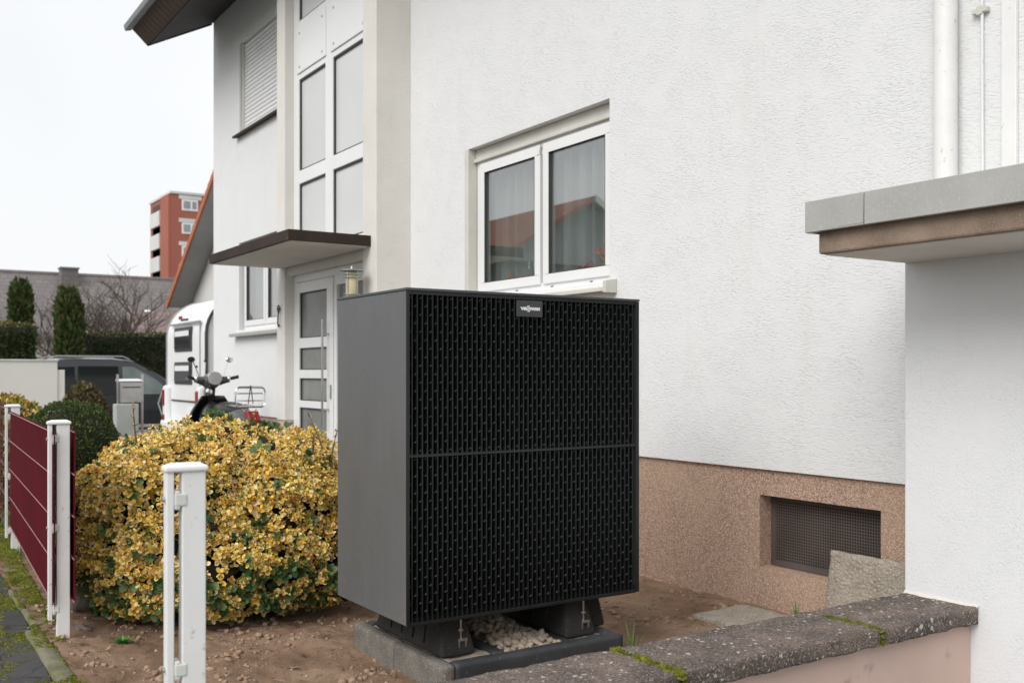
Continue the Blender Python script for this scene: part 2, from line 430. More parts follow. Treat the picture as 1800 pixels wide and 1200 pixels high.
M['roof_pink'] = tile_mat('pinkish roof tiles', (0.27, 0.20, 0.19), (0.2, 0.15, 0.145), 0.2, 0.32)
M['roof_red'] = tile_mat('orange red roof tiles', (0.36, 0.115, 0.06), (0.26, 0.085, 0.05), 0.22, 0.32, 'y')
M['eaveboard'] = pm('brown eave boards', (0.115, 0.075, 0.06), (0.075, 0.05, 0.04), 5, 0.8, (40, 0.3, 0.003))
M['darkwood'] = pm('dark stained boarding', (0.035, 0.032, 0.032), (0.022, 0.02, 0.02), 6, 0.75, (40, 0.4, 0.004))
M['gutter'] = pm('grey sheet gutter', (0.22, 0.23, 0.24), None, 4, 0.5)
M['farwall'] = pm('far pale render', (0.74, 0.74, 0.73), (0.68, 0.68, 0.66), 0.6, 0.9)
M['fargable'] = pm('grey boarded gable', (0.27, 0.29, 0.29), (0.22, 0.24, 0.24), 1.2, 0.85)
M['undersheet'] = pm('grey verge soffit', (0.40, 0.40, 0.39), None, 1, 0.85)
M['cream'] = pm('cream render', (0.74, 0.73, 0.68), (0.69, 0.68, 0.63), 1, 0.85, (40, 0.1, 0.003))
M['conc'] = pm('pale concrete pillar', (0.42, 0.44, 0.42), (0.35, 0.37, 0.355), 4, 0.8, (60, 0.3, 0.003))
M['red_flower'] = pm('red petals', (0.55, 0.05, 0.09), None, 20, 0.6)
M['orange_flower'] = pm('orange petals', (0.75, 0.27, 0.10), None, 20, 0.6)
M['white_flower'] = pm('white petals', (0.8, 0.82, 0.85), None, 20, 0.6)
M['flower_leaf'] = pm('house plant leaf', (0.05, 0.11, 0.03), None, 20, 0.5)
M['terracotta'] = pm('clay pot', (0.35, 0.15, 0.09), None, 10, 0.8)

# ------------------------------------------------------------------ mesh helpers
WM = {}

class MB:
    def __init__(self):
        self.v = []; self.f = []
    def add(self, vs, fs):
        o = len(self.v)
        self.v += [tuple(p) for p in vs]
        self.f += [tuple(i + o for i in f) for f in fs]
        return self
    def box(self, x0, x1, y0, y1, z0, z1):
        vs = [(x, y, z) for z in (z0, z1) for y in (y0, y1) for x in (x0, x1)]
        return self.add(vs, [(0, 2, 3, 1), (4, 5, 7, 6), (0, 1, 5, 4), (2, 6, 7, 3), (0, 4, 6, 2), (1, 3, 7, 5)])
    def quad(self, a, b, c, d):
        return self.add([a, b, c, d], [(0, 1, 2, 3)])
    def prism(self, poly, axis, a, b):
        """poly: list of 2d points in the plane normal to axis, counter-clockwise"""
        def mk(p, t):
            return {'x': (t, p[0], p[1]), 'y': (p[0], t, p[1]), 'z': (p[0], p[1], t)}[axis]
        n = len(poly)
        vs = [mk(p, a) for p in poly] + [mk(p, b) for p in poly]
        fs = [tuple(range(n)), tuple(range(2 * n - 1, n - 1, -1))]
        fs += [(i, i + n, (i + 1) % n + n, (i + 1) % n) for i in range(n)]
        return self.add(vs, fs)
    def tube(self, pts, r, seg=8, caps=True):
        pts = [Vector(p) for p in pts]
        rs = r if hasattr(r, '__len__') else [r] * len(pts)
        vs = []; fs = []
        for i, p in enumerate(pts):
            d = (pts[min(i + 1, len(pts) - 1)] - pts[max(i - 1, 0)])
            d = d.normalized() if d.length > 1e-9 else Vector((0, 0, 1))
            a = d.orthogonal().normalized() if i == 0 else (prev - d * prev.dot(d)).normalized()
            prev = a
            b = d.cross(a)
            for k in range(seg):
                t = 2 * math.pi * k / seg
                vs.append(p + (a * math.cos(t) + b * math.sin(t)) * rs[i])
        for i in range(len(pts) - 1):
            for k in range(seg):
                fs.append((i * seg + k, i * seg + (k + 1) % seg, (i + 1) * seg + (k + 1) % seg, (i + 1) * seg + k))
        if caps:
            fs.append(tuple(range(seg - 1, -1, -1)))
            fs.append(tuple(range((len(pts) - 1) * seg, len(pts) * seg)))
        return self.add(vs, fs)
    def lathe(self, prof, seg=24, axis='z', c=(0, 0, 0), sx=1, sy=1):
        vs = []; fs = []
        for r, h in prof:
            for k in range(seg):
                t = 2 * math.pi * k / seg
                a, b = r * math.cos(t) * sx, r * math.sin(t) * sy
                p = {'z': (a, b, h), 'y': (a, h, b), 'x': (h, a, b)}[axis]
                vs.append((p[0] + c[0], p[1] + c[1], p[2] + c[2]))
        for i in range(len(prof) - 1):
            for k in range(seg):
                fs.append((i * seg + k, i * seg + (k + 1) % seg, (i + 1) * seg + (k + 1) % seg, (i + 1) * seg + k))
        if prof[0][0] > 1e-6: fs.append(tuple(range(seg - 1, -1, -1)))
        if prof[-1][0] > 1e-6: fs.append(tuple(range((len(prof) - 1) * seg, len(prof) * seg)))
        return self.add(vs, fs)
    def ball(self, c, rx, ry, rz, seg=16, rings=10):
        prof = [(max(math.sin(math.pi * i / rings), 1e-7), -math.cos(math.pi * i / rings)) for i in range(rings + 1)]
        vs = []; fs = []
        for r, h in prof:
            for k in range(seg):
                t = 2 * math.pi * k / seg
                vs.append((c[0] + rx * r * math.cos(t), c[1] + ry * r * math.sin(t), c[2] + rz * h))
        for i in range(rings):
            for k in range(seg):
                fs.append((i * seg + k, i * seg + (k + 1) % seg, (i + 1) * seg + (k + 1) % seg, (i + 1) * seg + k))
        return self.add(vs, fs)
    def build(self, name, mat, parent=None, local=False, smooth=False, bevel=0, seg=2, recalc=True):
        me = bpy.data.meshes.new(name)
        me.from_pydata(self.v, [], self.f)
        if recalc:
            bm = bmesh.new(); bm.from_mesh(me)
            bmesh.ops.remove_doubles(bm, verts=bm.verts, dist=1e-6)
            bmesh.ops.recalc_face_normals(bm, faces=bm.faces)
            bm.to_mesh(me); bm.free()
        return link(name, me, mat, parent, local, smooth, bevel, seg)

def link(name, me, mat, parent=None, local=False, smooth=False, bevel=0, seg=2):
    if mat is not None and not me.materials:
        me.materials.append(M[mat] if isinstance(mat, str) else mat)
    if smooth:
        me.polygons.foreach_set('use_smooth', [True] * len(me.polygons))
        if smooth != 'all':
            me.set_sharp_from_angle(angle=R(40))
    o = bpy.data.objects.new(name, me)
    COL.objects.link(o)
    if bevel:
        b = o.modifiers.new('bevel', 'BEVEL'); b.width = bevel; b.segments = seg; b.limit_method = 'ANGLE'; b.angle_limit = R(35)
        b.harden_normals = False
    if parent is not None:
        o.parent = parent
        if not local:
            o.matrix_parent_inverse = WM[parent.name].inverted()
    WM[o.name] = Matrix.Identity(4) if not local else WM[parent.name].copy() if parent is not None else Matrix.Identity(4)
    return o

def thing(name, label, cat, loc=(0, 0, 0), rz=0, group=None, scale=1):
    o = bpy.data.objects.new(name, None)
    COL.objects.link(o)
    o.location = loc; o.rotation_euler = (0, 0, rz); o.scale = (scale,) * 3
    o.empty_display_size = 0.1
    WM[o.name] = Matrix.LocRotScale(Vector(loc), Euler((0, 0, rz)), Vector((scale,) * 3))
    return tag(o, label, cat, group)

def tag(o, label=None, cat=None, group=None, kind=None):
    if label: o['label'] = label
    if cat: o['category'] = cat
    if group: o['group'] = group
    if kind: o['kind'] = kind
    return o

def bx(name, mat, parent, x0, x1, y0, y1, z0, z1, bevel=0, local=False):
    return MB().box(x0, x1, y0, y1, z0, z1).build(name, mat, parent, local, bevel=bevel)

def copy_part(src, parent, loc=None):
    c = src.copy()
    COL.objects.link(c)
    c.parent = parent
    c.matrix_parent_inverse = src.matrix_parent_inverse.copy()
    if loc is not None: c.location = loc
    return c

def wall_sheet(X, y0, y1, z0, z1, holes, lip=None):
    """wall face in the plane x = X looking to -x, with openings (y0,y1,z0,z1,depth) and their reveals"""
    ys = sorted({y0, y1, *[h[0] for h in holes], *[h[1] for h in holes]})
    zs = sorted({z0, z1, *[h[2] for h in holes], *[h[3] for h in holes]})
    ys = [y for y in ys if y0 <= y <= y1]; zs = [z for z in zs if z0 <= z <= z1]
    mb = MB()
    for i in range(len(ys) - 1):
        for j in range(len(zs) - 1):
            cy, cz = (ys[i] + ys[i + 1]) / 2, (zs[j] + zs[j + 1]) / 2
            if any(h[0] < cy < h[1] and h[2] < cz < h[3] for h in holes):
                continue
            mb.quad((X, ys[i], zs[j]), (X, ys[i], zs[j + 1]), (X, ys[i + 1], zs[j + 1]), (X, ys[i + 1], zs[j]))
    for a, b, c, d, dep in holes:
        E = X + dep
        mb.quad((X, a, c), (X, a, d), (E, a, d), (E, a, c))
        mb.quad((X, b, c), (E, b, c), (E, b, d), (X, b, d))
        mb.quad((X, a, c), (E, a, c), (E, b, c), (X, b, c))
        mb.quad((X, a, d), (X, b, d), (E, b, d), (E, a, d))
    if lip:
        mb.quad((X, y0, z0), (X, y1, z0), (X + lip, y1, z0), (X + lip, y0, z0))
    return mb

def arr_mesh(name, V, F, attrs=None):
    """V (n,3) floats, F (m,k) ints; attrs: name -> (n,4) point colours"""
    me = bpy.data.meshes.new(name)
    V = np.asarray(V, np.float32); F = np.asarray(F, np.int32)
    me.vertices.add(len(V)); me.vertices.foreach_set('co', V.ravel())
    k = F.shape[1]
    me.loops.add(F.size); me.loops.foreach_set('vertex_index', F.ravel())
    me.polygons.add(len(F))
    me.polygons.foreach_set('loop_start', np.arange(0, F.size, k, dtype=np.int32))
    me.polygons.foreach_set('loop_total', np.full(len(F), k, np.int32))
    for nm, A in (attrs or {}).items():
        at = me.attributes.new(nm, 'FLOAT_COLOR', 'POINT')
        at.data.foreach_set('color', np.asarray(A, np.float32).ravel())
    me.update(calc_edges=True)
    me.validate()
    return me

def rough_box(x0, x1, y0, y1, z0, z1, res, amp, rnd=0.01, nsc=9, seed=0.0):
    """stone block: subdivided, edges rounded, faces uneven"""
    mb = MB()
    def grid(f, na, nb):
        o = len(mb.v)
        for i in range(na + 1):
            for j in range(nb + 1):
                mb.v.append(f(i / na, j / nb))
        for i in range(na):
            for j in range(nb):
                a = o + i * (nb + 1) + j
                mb.f.append((a, a + nb + 1, a + nb + 2, a + 1))
    nx, ny, nz = [max(2, int(round(d / res))) for d in (x1 - x0, y1 - y0, z1 - z0)]
    lx, ly, lz = x1 - x0, y1 - y0, z1 - z0
    grid(lambda u, w: (x0 + lx * u, y0 + ly * w, z0), nx, ny)
    grid(lambda u, w: (x0 + lx * u, y0 + ly * w, z1), nx, ny)
    grid(lambda u, w: (x0 + lx * u, y0, z0 + lz * w), nx, nz)
    grid(lambda u, w: (x0 + lx * u, y1, z0 + lz * w), nx, nz)
    grid(lambda u, w: (x0, y0 + ly * u, z0 + lz * w), ny, nz)
    grid(lambda u, w: (x1, y0 + ly * u, z0 + lz * w), ny, nz)
    out = []
    for p in mb.v:
        P = Vector(p)
        Q = Vector((min(max(P.x, x0 + rnd), x1 - rnd), min(max(P.y, y0 + rnd), y1 - rnd), min(max(P.z, z0 + rnd), z1 - rnd)))
        d = P - Q
        if d.length > 1e-9:
            P = Q + d.normalized() * rnd
        q = P * nsc + Vector((seed, seed * 2, -seed))
        P = P + noise.noise_vector(q) * amp + noise.noise_vector(q * 3.1) * amp * 0.5 + noise.noise_vector(q * 8) * amp * 0.2
        out.append(tuple(P))
    mb.v = out
    return mb

# ------------------------------------------------------------------ ground
def sheet(name, mat, pts, label=None, kind='structure'):
    o = MB().add(pts, [tuple(range(len(pts)))]).build(name, mat, recalc=False)
    return tag(o, label, None, None, kind)

sheet('ground', 'ground', [(-900, -900, -0.34), (900, -900, -0.34), (900, 900, -0.34), (-900, 900, -0.34)], 'wide level ground reaching to the horizon')
sheet('street', 'asphalt', [(-9, -60, -0.336), (-2.2, -60, -0.336), (-2.2, 120, -0.336), (-9, 120, -0.336)], 'asphalt street in front of the plots')
sheet('parking_yard', 'paving', [(0.6, 13.4, -0.33), (14, 13.4, -0.33), (14, 31, -0.33), (0.6, 31, -0.33)], 'grey paved yard beyond the house')

SOIL_X0, SOIL_X1, SOIL_Y0, SOIL_Y1 = 0.70, 4.06, 2.60, 7.6
def soil_z(x, y):
    z = 0.10 * max(0.0, 1 - (x - 0.7) / 0.9) ** 1.3
    p = Vector((x, y, 0.0))
    z += 0.025 * noise.noise(p * 1.7) + 0.016 * noise.noise(p * 6) + 0.012 * noise.noise(p * 17) + 0.011 * abs(noise.noise(p * 38))
    if x < 2.0 and y < 4.6:                       # soil drawn back from the foundation
        z += 0.012 * max(0, 1 - abs(x - 1.8) / 0.25)
    if x > 2.9:
        z *= 0.55
    return z
nx, ny = 300, 400
gx = np.linspace(SOIL_X0, SOIL_X1, nx); gy = np.linspace(SOIL_Y0, SOIL_Y1, ny)
V = [(x, y, soil_z(x, y)) for x in gx for y in gy]
ii, jj = np.meshgrid(np.arange(nx - 1), np.arange(ny - 1), indexing='ij')
a = (ii * ny + jj).ravel()
F = np.stack([a, a + ny, a + ny + 1, a + 1], 1)
soil = link('soil', arr_mesh('soil', V, F), 'soil', smooth='all')
tag(soil, 'bare brown garden soil around the heat pump', None, None, 'structure')

drive = MB()
drive.add([(0.70, 7.58, 0.02), (4.06, 7.58, 0.02), (4.06, 13.0, 0.02), (0.70, 13.0, 0.02), (0.7, 13.5, -0.335), (4.06, 13.5, -0.335)], [(0, 1, 2, 3), (3, 2, 5, 4)])
tag(drive.build('entrance_path', 'paving', recalc=False), 'grey paved path before the front door', None, None, 'structure')
sheet('forecourt', 'paving', [(0.66, -8, -0.02), (9, -8, -0.02), (9, 2.62, -0.02), (0.66, 2.62, -0.02)], 'paved forecourt on the street side of the low wall')

# pavement with old edging stones
side = MB()
def FX(y): return 0.638 + (y - 2.354) * 0.0465          # line the fence follows
nyy = 60
for i in range(nyy + 1):
    y = -6 + 20 * i / nyy
    zz = 0.075 if y < 8 else 0.075 - (y - 8) * 0.05
    for j in range(9):
        x = -2.2 + (FX(y) - 0.095 + 2.2) * j / 8
        side.v.append((x, y, zz + 0.008 * noise.noise(Vector((x * 2, y * 2, 3)))))
for i in range(nyy):
    for j in range(8):
        a = i * 9 + j
        side.f.append((a, a + 1, a + 10, a + 9))
sidewalk = side.build('sidewalk', 'asphalt', recalc=False, smooth='all')
tag(sidewalk, 'old dark asphalt pavement along the fence', None, None, 'structure')
bx('kerb_edge', 'conc', sidewalk, -2.32, -2.2, -6, 14, -0.34, 0.08, 0.02)
for i in range(9):
    y0 = 1.0 + i * 1.0
    c = FX(y0 + 0.5)
    e = rough_box(c - 0.10, c + 0.005, y0 + 0.006, y0 + 0.994, -0.05, 0.094, 0.03, 0.003, 0.010, 7, i * 3.1)
    e.build('edging_stone', 'edging', sidewalk, smooth='all')

# moss cushions -------------------------------------------------
def moss(name, spots, parent=None, label=None):
    """spots: (x, y, z, radius) -> low domes covered with tiny shoots, one mass"""
    Vs, Fs = [], []
    n = 0
    for (x, y, z, r) in spots:
        seg, rings = 7, 3
        base = n
        ph = random.random() * 9
        for i in range(rings):
            rr = r * math.cos(i / rings * math.pi / 2) ; h = r * 0.55 * math.sin(i / rings * math.pi / 2)
            for k in range(seg):
                t = 2 * math.pi * k / seg + ph
                w = 1 + 0.35 * noise.noise(Vector((math.cos(t) * 1.5 + x * 30, math.sin(t) * 1.5, y * 30)))
                Vs.append((x + rr * w * math.cos(t), y + rr * w * math.sin(t), z + h * (0.8 + 0.4 * random.random())))
        Vs.append((x, y, z + r * 0.55)); top = base + rings * seg
        for i in range(rings - 1):
            for k in range(seg):
                a, b = base + i * seg + k, base + i * seg + (k + 1) % seg
                Fs.append((a, b, b + seg)); Fs.append((a, b + seg, a + seg))
        for k in range(seg):
            Fs.append((base + (rings - 1) * seg + k, base + (rings - 1) * seg + (k + 1) % seg, top))
        n = len(Vs)
        for q in range(int(4 + r * 1500)):
            t, u = random.random() * 6.283, math.sqrt(random.random())
            px, py = x + r * u * math.cos(t), y + r * u * math.sin(t)
            pz = z + r * 0.5 * math.sqrt(max(0, 1 - u * u))
            d = Vector((random.gauss(0, 0.5) + math.cos(t) * u, random.gauss(0, 0.5) + math.sin(t) * u, 1)).normalized() * random.uniform(0.004, 0.009)
            s = Vector((random.gauss(0, 1), random.gauss(0, 1), 0)).normalized() * 0.0016
            p = Vector((px, py, pz))
            Vs += [tuple(p - s), tuple(p + s), tuple(p + d)]
            Fs.append((n, n + 1, n + 2)); n += 3
    o = link(name, arr_mesh(name, Vs, Fs), 'moss', parent)
    o['kind'] = 'stuff'
    if label: o['label'] = label
    return o

sp = []
for i in range(9000):
    y = random.uniform(3.0, 8.6)
    off = -abs(random.gauss(0, 0.15)) + 0.01 if random.random() < 0.8 else -random.uniform(0.0, 1.0)
    m_ = noise.noise(Vector((FX(y) * 3 + off * 6, y * 3.6, 5))) + 0.5 * noise.noise(Vector((off * 17, y * 14, 2)))
    if m_ < (0.02 if y < 4.6 else -0.30) + (0.22 if off < -0.26 else 0): continue
    z = 0.090 if off > -0.10 else 0.070
    sp.append((FX(y) + off, y, z, random.uniform(0.004, 0.013) * (1.2 if y > 5 else 1)))
tag(moss('moss', sp, None, 'yellow green moss cushions along the pavement edge'), None, 'moss')

# ------------------------------------------------------------------ the house
house = thing('house', 'white rendered house with pink plinth, door canopy and tall stair glazing', 'house', (4.5, 7, 0))
WX = 4.03
MW = (5.03, 6.85, 1.83, 3.0, 0.16)         # main window
WW = (10.75, 12.42, 1.78, 2.87, 0.14)      # window by the door
SW = (10.75, 12.40, 4.25, 5.36, 0.10)      # window with closed shutter
wall_sheet(WX, -7.0, 13.49, 0.74, 6.05, [MW, WW, SW], 0.04).build('wall', 'stucco', house, recalc=False)
BW = (3.02, 3.78, 0.215, 0.6, 0.12)
wall_sheet(WX + 0.022, -7.0, 13.49, -0.34, 0.74, [BW]).build('plinth', 'pinkdash', house, recalc=False)
MB().quad((WX + .002, 13.49, -0.34), (WX + .002, 13.49, 6.05), (13, 13.49, 6.05), (13, 13.49, -0.34)).build('end_wall', 'stucco_grey', house, recalc=False)
mb = MB().quad((13, -7, -0.34), (13, 13.49, -0.34), (13, 13.49, 6.05), (13, -7, 6.05))
mb.quad((WX + .03, -7, -0.34), (13, -7, -0.34), (13, -7, 6.05), (WX + .03, -7, 6.05))
mb.build('rear_wall', 'stucco_grey', house, recalc=False)
# inside: floor slabs and a partition keep the rooms dim
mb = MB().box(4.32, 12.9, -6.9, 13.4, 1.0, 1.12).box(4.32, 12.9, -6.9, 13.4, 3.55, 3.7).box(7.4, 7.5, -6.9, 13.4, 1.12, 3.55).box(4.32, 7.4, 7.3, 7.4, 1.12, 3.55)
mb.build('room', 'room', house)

# roof: eave along the facade, open sloping soffit, board fascia
sl = math.tan(R(28)); EX, EZ = 3.21, 5.51
RY0, RY1 = -7.6, 13.52
def rz(x): return EZ + (x - EX) * sl
mb = MB().prism([(EX, EZ), (8.5, rz(8.5)), (8.5, rz(8.5) + 0.04), (EX - 0.02, EZ + 0.04)], 'y', RY0, RY1)
mb.build('eave_soffit', 'darkwood', house)
mb = MB().prism([(EX - 0.24, EZ + 0.19), (8.5, rz(8.5) + 0.30), (8.5, rz(8.5) + 0.38), (EX - 0.27, EZ + 0.25)], 'y', RY0, RY1 + 0.03)
roof = mb.build('roof', 'roof_brown', house)
mb = MB().prism([(8.5, rz(8.5) + 0.30), (13.8, EZ + 0.2), (13.8, EZ + 0.3), (8.5, rz(8.5) + 0.38)], 'y', RY0, RY1 + 0.03)
mb.build('rear_slope', 'roof_brown', roof)
d = Vector((-0.20, 0, 0.17))
nb = 150
board = None
for i in range(nb):
    y1 = RY1 - i * 0.142; y0 = y1 - 0.134
    if y0 < RY0: break
    if board is None:
        mb = MB()
        A, B = Vector((EX - 0.02, 0, EZ - 0.01)), Vector((EX - 0.22, 0, EZ + 0.16))
        t = Vector((0.014, 0, 0.017))
        mb.add([A, B, B + t, A + t] + [p - Vector((0, 0.134, 0)) for p in (A, B, B + t, A + t)],
               [(0, 1, 2, 3), (7, 6, 5, 4), (0, 4, 5, 1), (1, 5, 6, 2), (2, 6, 7, 3), (3, 7, 4, 0)])
        board = mb.build('eave_board', 'eaveboard', house)
        board.location = (0, y1, 0)
    else:
        copy_part(board, house, (0, y1, 0))
MB().prism([(EX - 0.30, EZ + 0.13), (EX - 0.215, EZ + 0.155), (EX - 0.235, EZ + 0.235), (EX - 0.32, EZ + 0.21)], 'y', RY0, RY1 + 0.05).build('gutter', 'gutter', house, bevel=0.015)
MB().prism([(EX - 0.02, EZ - 0.02), (4.02, rz(4.02) - 0.02), (4.02, rz(4.02) + 0.2), (EX - 0.22, EZ + 0.17)], 'y', RY1 - 0.002, RY1 + 0.02).build('verge_board', 'darkwood', house)

# windows -------------------------------------------------------
def sash_window(y0, y1, z0, z1, X, sashes, parent, frame_w=0.055, sash_w=0.068, glass='glass'):
    mb = MB()
    def ring(a, b, c, d, w, x0, x1, m):
        m.box(x0, x1, a, b, c, c + w); m.box(x0, x1, a, b, d - w, d)
        m.box(x0, x1, a, a + w, c + w, d - w); m.box(x0, x1, b - w, b, c + w, d - w)
    ring(y0, y1, z0, z1, frame_w, X, X + 0.07, mb)
    w = mb.build('window', 'pvc', parent, bevel=0.004)
    for (a, b) in sashes:
        m2 = MB()
        ring(a, b, z0 + frame_w - 0.012, z1 - frame_w + 0.012, sash_w, X - 0.016, X + 0.05, m2)
        m2.build('sash', 'pvc', w, bevel=0.006)
        m3 = MB()
        c, d = z0 + frame_w + sash_w - 0.012, z1 - frame_w - sash_w + 0.012
        ring(a + sash_w, b - sash_w, c, d, 0.007, X - 0.012, X + 0.012, m3)
        m3.build('gasket', 'gasket', w)
        bx('pane', glass, w, X + 0.008, X + 0.016, a + sash_w + .003, b - sash_w - .003, c + .003, d - .003)
    return w

GX = WX + 0.075
win = sash_window(5.035, 6.78, 1.835, 2.92, GX, [(5.085, 5.862), (5.898, 6.725)], house)
mb = MB()
for z0, z1, x in ((2.925, 2.998, GX - 0.012), (2.895, 2.922, GX - 0.032)):
    mb.box(x, x + 0.05, 5.034, 6.785, z0, z1)
mb.build('shutter_slot', 'pvc_old', win, bevel=0.004)
mb = MB().box(WX - 0.004, GX + 0.03, 6.788, 6.846, 1.835, 2.998)
mb.build('guide_rail', 'pvc_old', win, bevel=0.004)
for yy in (5.3, 5.75, 6.2):
    bx('drain_slot', 'gasket', win, GX - 0.0035, GX + 0.004, yy, yy + 0.03, 1.855, 1.861)
mb = MB().prism([(WX - 0.085, 1.79), (WX + 0.12, 1.829), (WX + 0.12, 1.80), (WX - 0.085, 1.765)], 'y', 4.99, 6.88)
sill = mb.build('sill', 'pvc_old', house, bevel=0.003)
mb = MB().prism([(WX - 0.09, 1.755), (WX - 0.002, 1.755), (WX - 0.002, 1.845), (WX - 0.09, 1.83)], 'y', 4.955, 4.988)
mb.build('sill_end', 'pvc_old', sill, bevel=0.003)

w2 = sash_window(10.76, 12.36, 1.785, 2.80, WX + 0.05, [(10.80, 11.54), (11.56, 12.32)], house)
bx('shutter_box', 'pvc_old', w2, WX + 0.03, WX + 0.12, 10.76, 12.40, 2.805, 2.865, 0.004)
MB().prism([(WX - 0.09, 1.735), (WX + 0.1, 1.775), (WX + 0.1, 1.74), (WX - 0.09, 1.695)], 'y', 10.3, 12.55).build('sill', 'zinc', house, bevel=0.004)
# closed roller shutter above, every slat its own piece
w3 = MB().box(WX + 0.03, WX + 0.09, 10.75, 10.80, 4.26, 5.355).box(WX + 0.03, WX + 0.09, 12.34, 12.395, 4.26, 5.355).build('window', 'pvc_old', house, bevel=0.004)
sl0 = None
for i in range(21):
    z = 4.27 + i * 0.0515
    if sl0 is None:
        sl0 = MB().prism([(WX + 0.05, 0.0), (WX + 0.07, 0.0), (WX + 0.07, 0.048), (WX + 0.056, 0.048), (WX + 0.048, 0.034), (WX + 0.046, 0.014)], 'y', 10.80, 12.34).build('slat', 'pvc', w3)
        sl0.location = (0, 0, z)
    else:
        copy_part(sl0, w3, (0, 0, z))
MB().prism([(WX - 0.07, 4.21), (WX + 0.09, 4.245), (WX + 0.09, 4.215), (WX - 0.07, 4.18)], 'y', 10.7, 12.48).build('sill', 'brownmetal', house, bevel=0.003)

# curtains and flowers behind the glass
def curtain(name, X, y0, y1, z0, z1, label, amp=0.034, n=220):
    mb = MB()
    for i in range(n + 1):
        y = y0 + (y1 - y0) * i / n
        x = X + amp * math.sin(y * 40 + 2.2 * math.sin(y * 7)) + 0.4 * amp * math.sin(y * 111)
        mb.v += [(x, y, z0), (x + 0.006 * math.sin(y * 31), y, z1)]
    mb.f = [(2 * i, 2 * i + 1, 2 * i + 3, 2 * i + 2) for i in range(n)]
    return tag(mb.build(name, 'curtain', None, smooth='all', recalc=False), label, 'curtain')
curtain('curtain', 4.24, 4.9, 6.95, 1.86, 3.05, 'sheer pale curtain behind the large two sash window')
curtain('curtain', 4.28, 10.65, 12.5, 1.82, 2.95, 'sheer pale curtain behind the window left of the door')

def flowers(y, petals, label, n, spread, zc):
    t = thing('potted_flower', label, 'flower', (4.24, y, 1.835))
    MB().lathe([(0.035, 0), (0.05, 0.07), (0.054, 0.07), (0.054, 0.085), (0.045, 0.085)], 16).build('pot', 'terracotta', t, True, smooth=True)
    lf = MB(); bl = MB()
    for i in range(26):
        a = random.random() * 6.283; r = random.uniform(0.02, spread); z = random.uniform(0.08, zc)
        c = Vector((r * math.cos(a) * 0.5, r * math.sin(a), z)); u = Vector((math.cos(a), math.sin(a), 0.4)) * 0.035; w = Vector((-math.sin(a), math.cos(a), 0)) * 0.014
        lf.add([c - u, c + w, c + u, c - w], [(0, 1, 2, 3)])
    for i in range(n):
        a = random.random() * 6.283; r = random.uniform(0.0, spread); z = random.uniform(zc * 0.75, zc + 0.04)
        c = Vector((r * math.cos(a) * 0.4 - 0.03, r * math.sin(a), z))
        for k in range(5):
            b = k * 1.2566
            u = Vector((-0.35, math.cos(b), math.sin(b))) * 0.018; w = Vector((0, -math.sin(b), math.cos(b))) * 0.009
            bl.add([c, c + u * .6 + w, c + u, c + u * .6 - w], [(0, 1, 2, 3)])
    lf.build('leaves', 'flower_leaf', t, True, recalc=False); bl.build('blossoms', petals, t, True, recalc=False)
flowers(6.12, 'white_flower', 'potted plant with pale bluish white blossoms behind the left pane', 16, 0.14, 0.24)
flowers(6.45, 'orange_flower', 'orange red potted flower in the left corner of the window', 7, 0.07, 0.15)
flowers(5.30, 'orange_flower', 'orange potted flower with green leaves at the window right edge', 18, 0.10, 0.22)
flowers(5.52, 'red_flower', 'low red flower behind the right pane', 12, 0.10, 0.13)

# basement opening
fr = MB()
X0 = WX + 0.022 + 0.085
a, b, c, d = 3.022, 3.778, 0.217, 0.598
fr.box(X0, X0 + .02, a, b, c, c + .03).box(X0, X0 + .02, a, b, d - .025, d).box(X0, X0 + .02, b - .03, b, c + .03, d - .025).box(X0, X0 + .02, a, a + .02, c + .03, d - .025)
gr = fr.build('basement_grille', 'grating', house, bevel=0.003)
mb = MB()
py, pz = 0.0152, 0.0152
yy = a + .02
while yy < b - .03:
    mb.box(X0 + .004, X0 + .007, yy, yy + .0062, c + .03, d - .025); yy += py
zz = c + .03
while zz < d - .025:
    mb.box(X0 + .0042, X0 + .0068, a + .02, b - .03, zz, zz + .0062); zz += pz
o = mb.build('perforated_plate', 'grating', gr); o['kind'] = 'stuff'
bx('shaft_dark_sheet', 'black', gr, X0 + .05, X0 + .055, a, b, c, d)  # black sheet standing for the darkness down the shaft

# downpipe and conduits on the facade
mb = MB().tube([(WX - 0.062, 2.63, 1.6), (WX - 0.062, 2.63, 5.5)], 0.05, 24)
dp = mb.build('downpipe', 'paint_white', house, smooth=True)
MB().tube([(WX - 0.062, 2.63, 3.6), (WX - 0.062, 2.63, 3.68)], 0.055, 24).build('pipe_socket', 'paint_white', dp, smooth=True)
MB().tube([(WX - 0.018, 2.48, 1.6), (WX - 0.018, 2.485, 2.3), (WX - 0.018, 2.495, 5.6)], 0.006, 10).build('cable', 'paint_white', house, smooth=True)
mb = MB().box(WX - 0.028, WX - 0.001, 2.46, 2.53, 2.78, 2.80).box(WX - 0.03, WX - 0.006, 2.482, 2.508, 2.772, 2.808)
mb.build('cable_clip', 'pvc_old', house, bevel=0.002)
bx('conduit', 'paint_white', house, WX - 0.022, WX - 0.001, 2.335, 2.40, 1.6, 5.6, 0.004)

